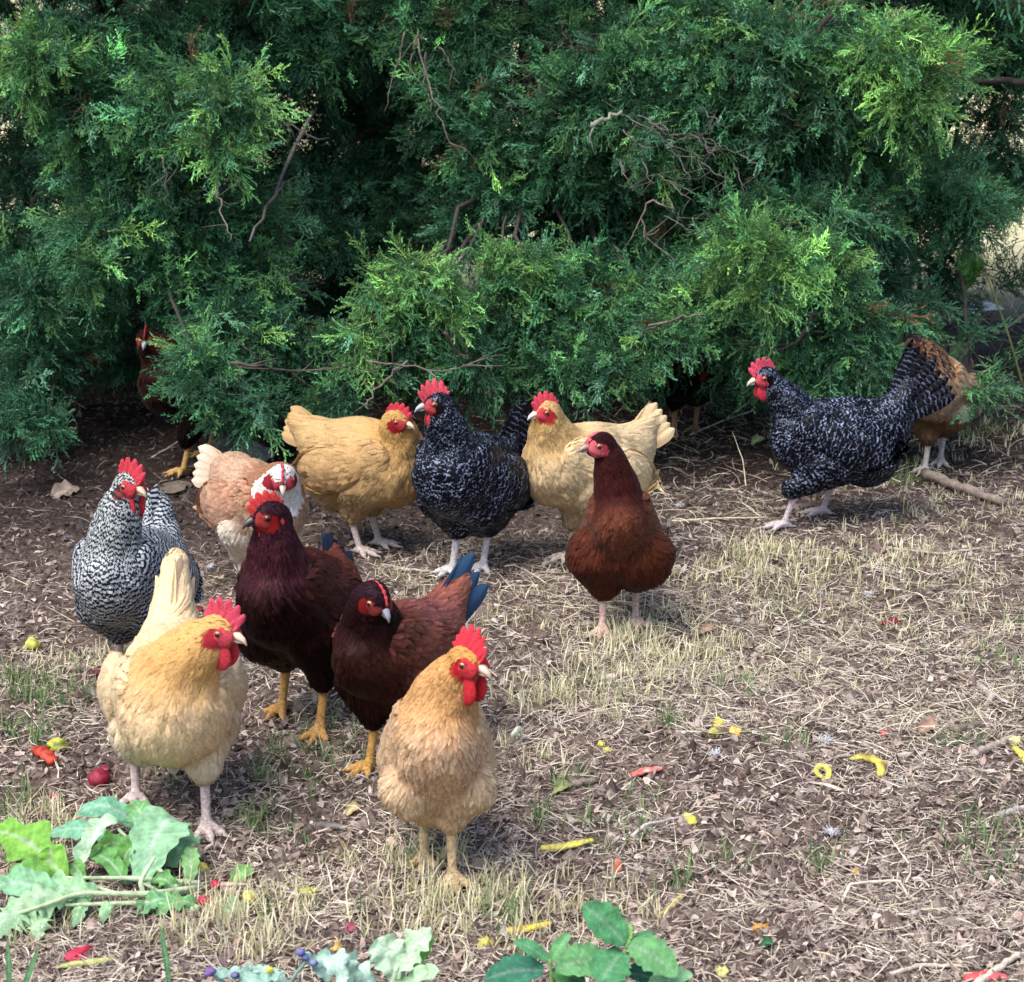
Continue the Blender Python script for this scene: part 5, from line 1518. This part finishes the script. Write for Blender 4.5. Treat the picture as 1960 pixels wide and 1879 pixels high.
# ---- stones
for px, py, r_, sq, lb, sd_, cl in [(488, 872, .040, (1.1, .8, .9), 'pale grey angular stone under the cedar behind the salmon hen', 3, (.34, .34, .36)), (442, 860, .062, (1.3, .7, .5), 'flat grey brown stone left of the pale angular stone', 5, (.17, .155, .15)),
                                 (335, 935, .05, (1.1, .8, .35), 'low brown stone beside the yellow foot under the cedar', 7, (.12, .095, .075)), (1880, 590, .05, (1.4, .8, .5), 'whitish stone lying beyond the forked sapling', 9, (.6, .6, .62)),
                                 (1306, 752, .016, (1, 1, .7), 'small white pebble in the shade beyond the pale tail', 11, (.5, .5, .48))]:
    v, q = ellmesh(above(px, py, r_ * sq[2] * .25), np.array(sq) * r_, np.eye(3), 12, 8, .55, sd_)
    o = single('stone', v, q, None, cl, M_STONE, lb, 'stone', 'stones under the cedars')
    for p_ in o.data.polygons: p_.use_smooth = False

# ---- log and sticks
def stick(name, label, pts, r0, r1, col, group='fallen sticks on the ground', cat='stick', side=()):
    P = np.array([above(*p) for p in pts]); k = len(P); n = 14
    tt_ = np.linspace(0, k - 1, n)
    P = np.stack([np.interp(tt_, range(k), P[:, i]) for i in range(3)], 1)
    P[1:-1] += rng.normal(0, r0 * .13, (n - 2, 3))
    v, q, t = tube(P, np.linspace(r0, r1, n) * (1 + .15 * np.sin(np.arange(n) * 2.3)), 8)
    V = [v]; Q = [np.array(q)]; T = [np.array(t)]; o = len(v)
    for f, dx, dy, dz in side:
        b_ = P[int(f * (n - 1))]; v, q, t = tube(np.array([b_, b_ + np.array([dx, dy, dz]) * .5 + [0, 0, .004], b_ + np.array([dx, dy, dz])]), [r1 * .9, r1 * .6, r1 * .3], 5)
        V.append(v); Q.append(np.array(q) + o); T.append(np.array(t) + o); o += len(v)
    return single(name, np.vstack(V), np.vstack(Q), np.vstack(T), col, M_WOOD, label, cat, group)


stick('log', 'short weathered log lying behind the striding barred hen', [(1770, 905, .020), (1830, 930, .022), (1925, 962, .018)], .016, .011, (.22, .18, .155), cat='log')
for a_ in [
    ('long thin pale twig lying right of the chestnut red hen', [(1282, 998, .004), (1370, 992, .008), (1470, 990, .004)], .0035, .002, (.62, .52, .36)),
    ('short brown stick right of the orange hen near small yellow bits', [(1228, 1462, .004), (1300, 1461, .006)], .006, .0045, (.20, .16, .13)),
    ('thick grey brown stick left of the melon rind', [(1070, 1506, .005), (1140, 1492, .007)], .0085, .006, (.28, .22, .19)),
    ('pale bowed twig in the middle foreground', [(1208, 1602, .003), (1235, 1578, .02), (1290, 1566, .012), (1330, 1558, .004)], .0035, .002, (.50, .45, .42)),
    ('split grey stick at the right with a pale broken end', [(1862, 1444, .008), (1900, 1428, .010), (1945, 1410, .008)], .009, .006, (.36, .30, .26)),
    ('dark stick pointing right behind the split grey stick', [(1826, 1400, .008), (1880, 1384, .008)], .010, .008, (.22, .17, .14)),
    ('leaning grey stick at the upper right of the bare ground', [(1862, 1300, .004), (1900, 1335, .006), (1885, 1352, .004)], .008, .005, (.34, .29, .26)),
    ('bent pale twig arching over the dark hollow at lower right', [(1610, 1728, .004), (1628, 1690, .025), (1720, 1684, .028), (1740, 1718, .006)], .0028, .002, (.60, .52, .42)),
    ('long pale splinter at the bottom right', [(1868, 1886, .006), (1915, 1850, .012), (1952, 1824, .008)], .0065, .004, (.60, .50, .42)),
    ('flat splinter left of the long pale splinter', [(1700, 1866, .004), (1760, 1848, .006), (1840, 1848, .004)], .004, .003, (.58, .50, .42)),
    ('upright pale straw stem beside the barred hen at right', [(1428, 930, .002), (1422, 880, .05), (1402, 826, .10)], .0018, .001, (.62, .54, .40)),
    ('dry twig slanting in the shade behind the pale tail', [(1320, 832, .004), (1380, 806, .02), (1440, 786, .02)], .003, .002, (.50, .45, .40)),
    ('second dry twig near the beak of the striding hen', [(1392, 800, .01), (1430, 772, .03), (1462, 752, .04)], .003, .002, (.46, .42, .38)),
    ('thin stick lying left of the barred hen under the cedar', [(290, 876, .004), (330, 852, .03), (350, 838, .04)], .003, .002, (.34, .30, .27)),
    ('brown stick in the dry grass between the hens and the scraps', [(1520, 1258, .004), (1600, 1240, .006), (1640, 1236, .004)], .005, .004, (.26, .20, .17)),
    ('dark stick at the right edge below the yellow peel', [(1880, 1488, .004), (1930, 1506, .006)], .008, .006, (.09, .08, .07)),
    ('grey stick at the right edge', [(1912, 1560, .004), (1962, 1544, .006)], .006, .005, (.42, .38, .35)),
    ('short dark stick left of the orange hen foot', [(600, 1578, .004), (664, 1584, .005)], .006, .005, (.17, .16, .15)),
    ('pale straw stem lying left of the mint like seedlings', [(880, 1864, .003), (912, 1836, .008)], .0028, .002, (.60, .52, .40)),
    ('thin grey stick beneath the legs of the golden buff hen', [(730, 1080, .004), (800, 1092, .006), (850, 1096, .004)], .004, .003, (.36, .32, .29)),
    ('stick lying in the grass right of the striding hen', [(1700, 1048, .003), (1800, 1060, .006), (1900, 1046, .004)], .004, .003, (.40, .33, .29))]:
    stick('twig', a_[0], *a_[1:])

# ---- plants at the bottom edge
def plant(name, label, base, stems, leaves, px_m, cat='plant', extra=None):
    o = empty(name, Vector(base)); tag(o, label, cat)
    for pts, r_ , cl in stems:
        P = np.array(pts, float); k = len(P); tt_ = np.linspace(0, k - 1, 8)
        P = np.stack([np.interp(tt_, range(k), P[:, i]) for i in range(3)], 1)
        v, q, t = tube(P, np.linspace(r_, r_ * .7, 8), 7); put(o, 'stem', v, q, t, cl, M_LEAF)
    for i, (A, Cc, W, shp, lb, lo_, cup, wv, cl, rise) in enumerate(leaves):
        A = np.asarray(A); Cc = np.asarray(Cc)
        v, q, c = blade(bez(A, (A + Cc) / 2 + [0, 0, rise], Cc, 22), W, shp, lb, lo_, cup, wv, cl, np.array(cl) * .75 + .12, seed=i * 7 + 1)
        put(o, 'leaf', v, q, None, c, M_LEAF)
    return o


YP = 2.72; S_ = 4000 / YP
A2 = lambda x, y, dy=0.0: np.array(at(x, y, YP + dy))
TEALM = (.10, .33, .14); TLIGHT = (.17, .42, .17)
gx0 = A2(1190, 1800)
plant('broadleaf_seedling', 'green serrated broad leaved plant with paired leaves at the bottom centre', gz(gx0[0], YP),
      [([gz(gx0[0], YP), A2(1192, 1870), A2(1196, 1815)], .004, (.30, .52, .20)), ([gz(A2(1055, 1850)[0], YP), A2(1056, 1870), A2(1053, 1836)], .004, (.30, .52, .20))],
      [(A2(1196, 1806), A2(1116, 1732, .02), 84 / S_, 'oval', 12, .08, .2, .02, TEALM, .008), (A2(1050, 1838), A2(984, 1802, .01), 36 / S_, 'oval', 8, .08, .2, .02, TEALM, .008),
       (A2(1053, 1842), A2(1090, 1786, .02), 32 / S_, 'oval', 8, .08, .4, .02, TLIGHT, .004), (A2(1164, 1834), A2(1064, 1858, -.03), 84 / S_, 'oval', 12, .08, .15, .02, TLIGHT, .012),
       (A2(1192, 1822), A2(1150, 1882, -.05), 92 / S_, 'round', 12, .08, .15, .02, TEALM, .010), (A2(1204, 1808), A2(1296, 1868, -.03), 84 / S_, 'oval', 12, .08, .15, .02, TLIGHT, .014),
       (A2(1040, 1858), A2(926, 1876, .02), 80 / S_, 'oval', 10, .08, .1, .02, (.05, .21, .13), .014), (A2(1196, 1812), A2(1206, 1766, .02), 22 / S_, 'oval', 6, .08, .5, .02, (.26, .50, .16), .0),
       (A2(1202, 1808), A2(1252, 1784, .04), 22 / S_, 'oval', 6, .08, .4, .02, TEALM, .004), (A2(1238, 1890), A2(1326, 1866, .0), 50 / S_, 'oval', 10, .08, .2, .02, (.26, .52, .26), .01),
       (A2(1200, 1862), A2(1262, 1880, .03), 60 / S_, 'oval', 8, .08, .2, .02, (.04, .18, .10), .006), (A2(1056, 1860), A2(1120, 1880, -.02), 50 / S_, 'oval', 8, .08, .2, .02, (.06, .22, .06), .006)], S_)
kb = A2(756, 1880)
plant('frilly_greens', 'pale mint green frilly leaves at the bottom edge left of the seedling', gz(kb[0], YP),
      [([gz(kb[0], YP), A2(752, 1880), A2(760, 1850)], .005, (.6, .72, .55))],
      [(A2(764, 1878), A2(722, 1796, .02), 86 / S_, 'round', 4, .2, .3, .10, (.60, .80, .58), .01), (A2(744, 1872), A2(826, 1776, .03), 76 / S_, 'oval', 5, .3, .3, .12, (.58, .80, .54), .006),
       (A2(792, 1860), A2(830, 1790, .04), 30 / S_, 'oval', 3, .3, .3, .10, (.30, .56, .14), .004), (A2(720, 1895), A2(606, 1830, .02), 84 / S_, 'oval', 5, .35, .3, .12, (.56, .78, .66), .01),
       (A2(760, 1890), A2(840, 1860, -.03), 50 / S_, 'round', 4, .2, .3, .10, (.50, .72, .46), .01), (A2(690, 1895), A2(660, 1846, -.02), 50 / S_, 'round', 4, .2, .3, .10, (.60, .82, .68), .01)], S_)
fb = A2(520, 1885)
fo = plant('flowering_plant', 'blue green prickly plant with small violet flowers at the bottom edge', gz(fb[0], YP),
      [([gz(fb[0], YP), A2(560, 1870), A2(590, 1836), A2(572, 1822)], .003, (.34, .55, .48)), ([gz(A2(440, 1880)[0], YP), A2(430, 1880), A2(402, 1862)], .003, (.34, .55, .48))],
      [(A2(540, 1890), A2(396, 1860, .0), 44 / S_, 'oval', 7, .5, .2, .12, (.40, .62, .52), .012), (A2(560, 1890), A2(470, 1848, .02), 34 / S_, 'oval', 6, .5, .2, .12, (.44, .66, .56), .01),
       (A2(630, 1880), A2(580, 1822, .0), 34 / S_, 'oval', 5, .4, .2, .12, (.46, .68, .60), .006), (A2(480, 1895), A2(545, 1862, -.02), 40 / S_, 'oval', 6, .5, .2, .12, (.38, .62, .52), .01)], S_)
for (px, py, r_, cl) in [(402, 1860, .008, (.28, .16, .42)), (574, 1822, .007, (.24, .24, .50)), (584, 1832, .006, (.20, .24, .50)), (450, 1866, .006, (.24, .20, .42)), (600, 1842, .006, (.26, .30, .50)), (516, 1856, .006, (.72, .62, .14))]:
    v, q = ellmesh(A2(px, py, -.01), (r_, r_, r_ * .8), np.eye(3), 12, 8, .35, int(px)); put(fo, 'flower', v, q, None, cl, M_LEAF)

# tall blades of grass near the lens
for px, py0, px2, py2, lb in [(306, 1772, 326, 1884, 'single tall green grass blade standing below the radish greens'), (14, 1800, 16, 1884, 'wide bluish grass blade at the lower left corner'), (74, 1815, 36, 1884, 'thin slanting grass blade near the lower left corner')]:
    A = above(px2, py2 + 30, 0); top = np.array(at(px, py0, A[1] + .02))
    v, q, c = blade(bez(A, (A + top) / 2 + [.004, 0, .01], top, 12), .008, 'oval', 0, 0, .5, 0, (.12, .30, .12), (.2, .4, .2), up=(0, -1, .3), nx=3)
    single('grass_blade', v, q, None, c, M_LEAF, lb, 'grass', base=A)

# ---- vine with one broad leaf beside the sapling, and two broad leaves in the gap above it
vb = empty('vine', Vector(above(1958, 745, 0)))
tag(vb, 'thin yellow green vine stem with one broad heart shaped leaf at the right', 'vine')
VY = vb.location.y
P = np.array([at(1960, 745, VY), at(1930, 640, VY - .03), at(1890, 530, VY - .03), at(1850, 430, VY)]); P[0][2] = vb.location.z
tt_ = np.linspace(0, 3, 14); P = np.stack([np.interp(tt_, range(4), P[:, i]) for i in range(3)], 1)
v, q, t = tube(P, .004, 6); put(vb, 'stem', v, q, t, (.46, .50, .18), M_LEAF)
A = np.array(at(1858, 478, VY)); Cc = np.array(at(1836, 566, VY - .04))
v, q, c = blade(bez(A, (A + Cc) / 2 + [0, -.02, 0], Cc, 14), .088, 'heart', 0, 0, .35, .05, (.08, .24, .035), (.14, .3, .06), up=(0, -1, .2)); put(vb, 'leaf', v, q, None, c, M_LEAF)
v, q, t = tube([P[9], (P[9] + A) / 2 + [0, 0, .01], A], [.002, .0015, .0015], 5); put(vb, 'leaf_stalk', v, q, t, (.4, .45, .18), M_LEAF)
vs_ = empty('broadleaf_shoot', Vector(above(1790, 690, 0)))
tag(vs_, 'slender shoot with pale broad leaves in the bright gap at the upper right', 'plant')
Y2 = vs_.location.y + .0
P = np.array([vs_.location, at(1806, 500, Y2), at(1800, 330, Y2), at(1812, 210, Y2)]); tt_ = np.linspace(0, 3, 12); P = np.stack([np.interp(tt_, range(4), P[:, i]) for i in range(3)], 1)
v, q, t = tube(P, .003, 5); put(vs_, 'stem', v, q, t, (.25, .3, .16), M_LEAF)
for a_, b_, w_ in [((1800, 205), (1850, 222), .05), ((1812, 232), (1838, 190), .05), ((1806, 300), (1776, 250), .06), ((1800, 150), (1770, 160), .05), ((1352, 40), (1330, 4), .05)][:4]:
    A = np.array(at(*a_, Y2)); Cc = np.array(at(*b_, Y2 - .02))
    v, q, c = blade(bez(A, (A + Cc) / 2 + [0, -.01, .01], Cc, 10), w_, 'oval', 0, 0, .2, .03, (.16, .42, .24), (.3, .5, .3), up=(0, -1, .4), nx=5); put(vs_, 'leaf', v, q, None, c, M_LEAF)

# ---- dead pale twigs caught in the cedars: parts of their trees
TREES = [o for o in COL.objects if o.get('category') == 'tree']
def dead(tr, pts, r_=.003, col=(1.9, 1.8, 1.7), side=4, n=12):
    P = np.array([at(*p) for p in pts]); k = len(P); tt_ = np.linspace(0, k - 1, n)
    P = np.stack([np.interp(tt_, range(k), P[:, i]) for i in range(3)], 1)
    P[1:-1] = (P[:-2] + 2 * P[1:-1] + P[2:]) / 4
    P[1:-1] += rng.normal(0, .004, (n - 2, 3))
    mb = MB(); v, q, t = tube(P - np.array(tr.location), np.linspace(r_, r_ * .45, n), 6); mb.add(v, q, t, col)
    for _ in range(side):
        i = rng.integers(2, n - 1); d = rng.normal(0, 1, 3); d[1] *= .5; d = vn(d) * rng.uniform(.04, .13)
        b_ = P[i]; v, q, t = tube(np.array([b_, b_ + d * .5 + rng.normal(0, .008, 3), b_ + d]) - np.array(tr.location), [r_ * .5, r_ * .35, r_ * .2], 4); mb.add(v, q, t, col)
    link('dead_twig', mb.mesh('dead_twig', [M_BARK]), tr)


tl, tm_, tr_, ts_ = TREES[:4]
dead(tl, [(600, 215, 6.3), (560, 290, 6.0), (520, 380, 5.8), (478, 462, 5.6)], .0075, (1.0, 1.05, 1.1), 5)
dead(tl, [(415, 350, 5.7), (425, 410, 5.65), (442, 460, 5.6)], .003)
dead(tl, [(310, 300, 5.6), (320, 350, 5.6), (318, 390, 5.6)], .002)
dead(tl, [(440, 695, 5.5), (500, 700, 5.5), (560, 712, 5.6), (660, 702, 5.6)], .005, (.9, .85, .8), 8)
for a_ in [[(800, 60, 6), (790, 110, 6), (780, 160, 6)], [(800, 70, 6), (826, 180, 5.95), (848, 240, 5.9), (880, 300, 5.9)], [(815, 100, 6), (812, 160, 6), (830, 220, 6)], [(840, 90, 6), (862, 120, 6), (880, 160, 6)], [(775, 60, 6), (755, 130, 6), (735, 215, 6)]]:
    dead(tm_, a_, .0028, (1.5, 1.4, 1.35), 1)
dead(tm_, [(850, 636, 5.6), (870, 668, 5.65), (900, 690, 5.7)], .005, (1.2, 1.1, 1.1), 4)
dead(tm_, [(780, 690, 5.6), (720, 742, 5.6), (700, 780, 5.55)], .0035, (1.8, 1.7, 1.6), 6)
dead(tm_, [(700, 690, 5.6), (800, 706, 5.6), (960, 700, 5.6)], .003, (1.8, 1.7, 1.6), 8)
dead(tm_, [(1010, 100, 6.4), (1015, 160, 6.4), (1000, 240, 6.4)], .004, (1.3, 1.2, 1.2), 10)
for k in range(16):
    x0, y0 = rng.uniform(985, 1110), rng.uniform(60, 240)
    dead(tm_, [(x0, y0, 6.3), (x0 + rng.uniform(-40, 40), y0 + rng.uniform(-20, 30), 6.25), (x0 + rng.uniform(-70, 70), y0 + rng.uniform(-40, 60), 6.2)], .002, (1.2, 1.15, 1.15), 3, 8)
for k in range(26):
    x0, y0 = rng.uniform(1120, 1480), rng.uniform(190, 480); a0 = rng.uniform(.3, 1.2)
    dx, dy = math.cos(a0) * 70, math.sin(a0) * 60
    dead(tr_, [(x0, y0, 5.95), (x0 + dx * .5, y0 + dy * .6, 5.9), (x0 + dx, y0 + dy, 5.9)], .0022, (1.3, 1.4, 1.45), 3, 8)
dead(tr_, [(1130, 238, 5.85), (1160, 226, 5.85), (1190, 212, 5.85)], .009, (2.2, 2.9, 2.4), 1)
dead(tr_, [(1590, 30, 6.0), (1520, 110, 5.95), (1480, 150, 6.0)], .007, (.5, .4, .4), 3)
dead(tr_, [(1562, 600, 5.6), (1530, 650, 5.6), (1500, 670, 5.65)], .008, (.35, .33, .33), 3)
dead(tr_, [(1240, 630, 5.6), (1300, 606, 5.6), (1350, 600, 5.6)], .003, (1.8, 1.7, 1.6), 3)
dead(tr_, [(1290, 400, 5.8), (1240, 380, 5.8), (1225, 440, 5.8), (1290, 500, 5.8)], .0035, (1.8, 1.7, 1.6), 6)
dead(ts_, [(1812, 600, ts_.location.y), (1800, 500, ts_.location.y), (1860, 440, ts_.location.y), (1950, 380, ts_.location.y)], .012, (.45, .35, .37), 4)
dead(ts_, [(1960, 158, 6.6), (1880, 152, 6.6), (1800, 160, 6.6)], .014, (.5, .45, .45), 4)


# tangle of dry stems beyond the sapling
c0 = gpt(1900, 640); n = 150
P = np.c_[c0.x + rng.normal(0, .35, n), c0.y + rng.normal(0, .5, n)]
v, q, c = strips(P, rng.uniform(.10, .45, n), rng.uniform(.002, .005, n), rng.uniform(0, 6.28, n), rng.uniform(.05, 1.1, n), np.c_[rng.normal(0, .8, n), rng.normal(-.7, .5, n)], pick([(.50, .42, .30), (.34, .27, .20), (.60, .52, .38), (.20, .15, .12), (.40, .42, .22)], n), ground_h(P[:, 0], P[:, 1]), 6, rng.normal(0, .6, n))
link('dry_stems', mesh_np('dry_stems', v, q, None, [M_STRAW], False, colors=c), None, 'stuff')
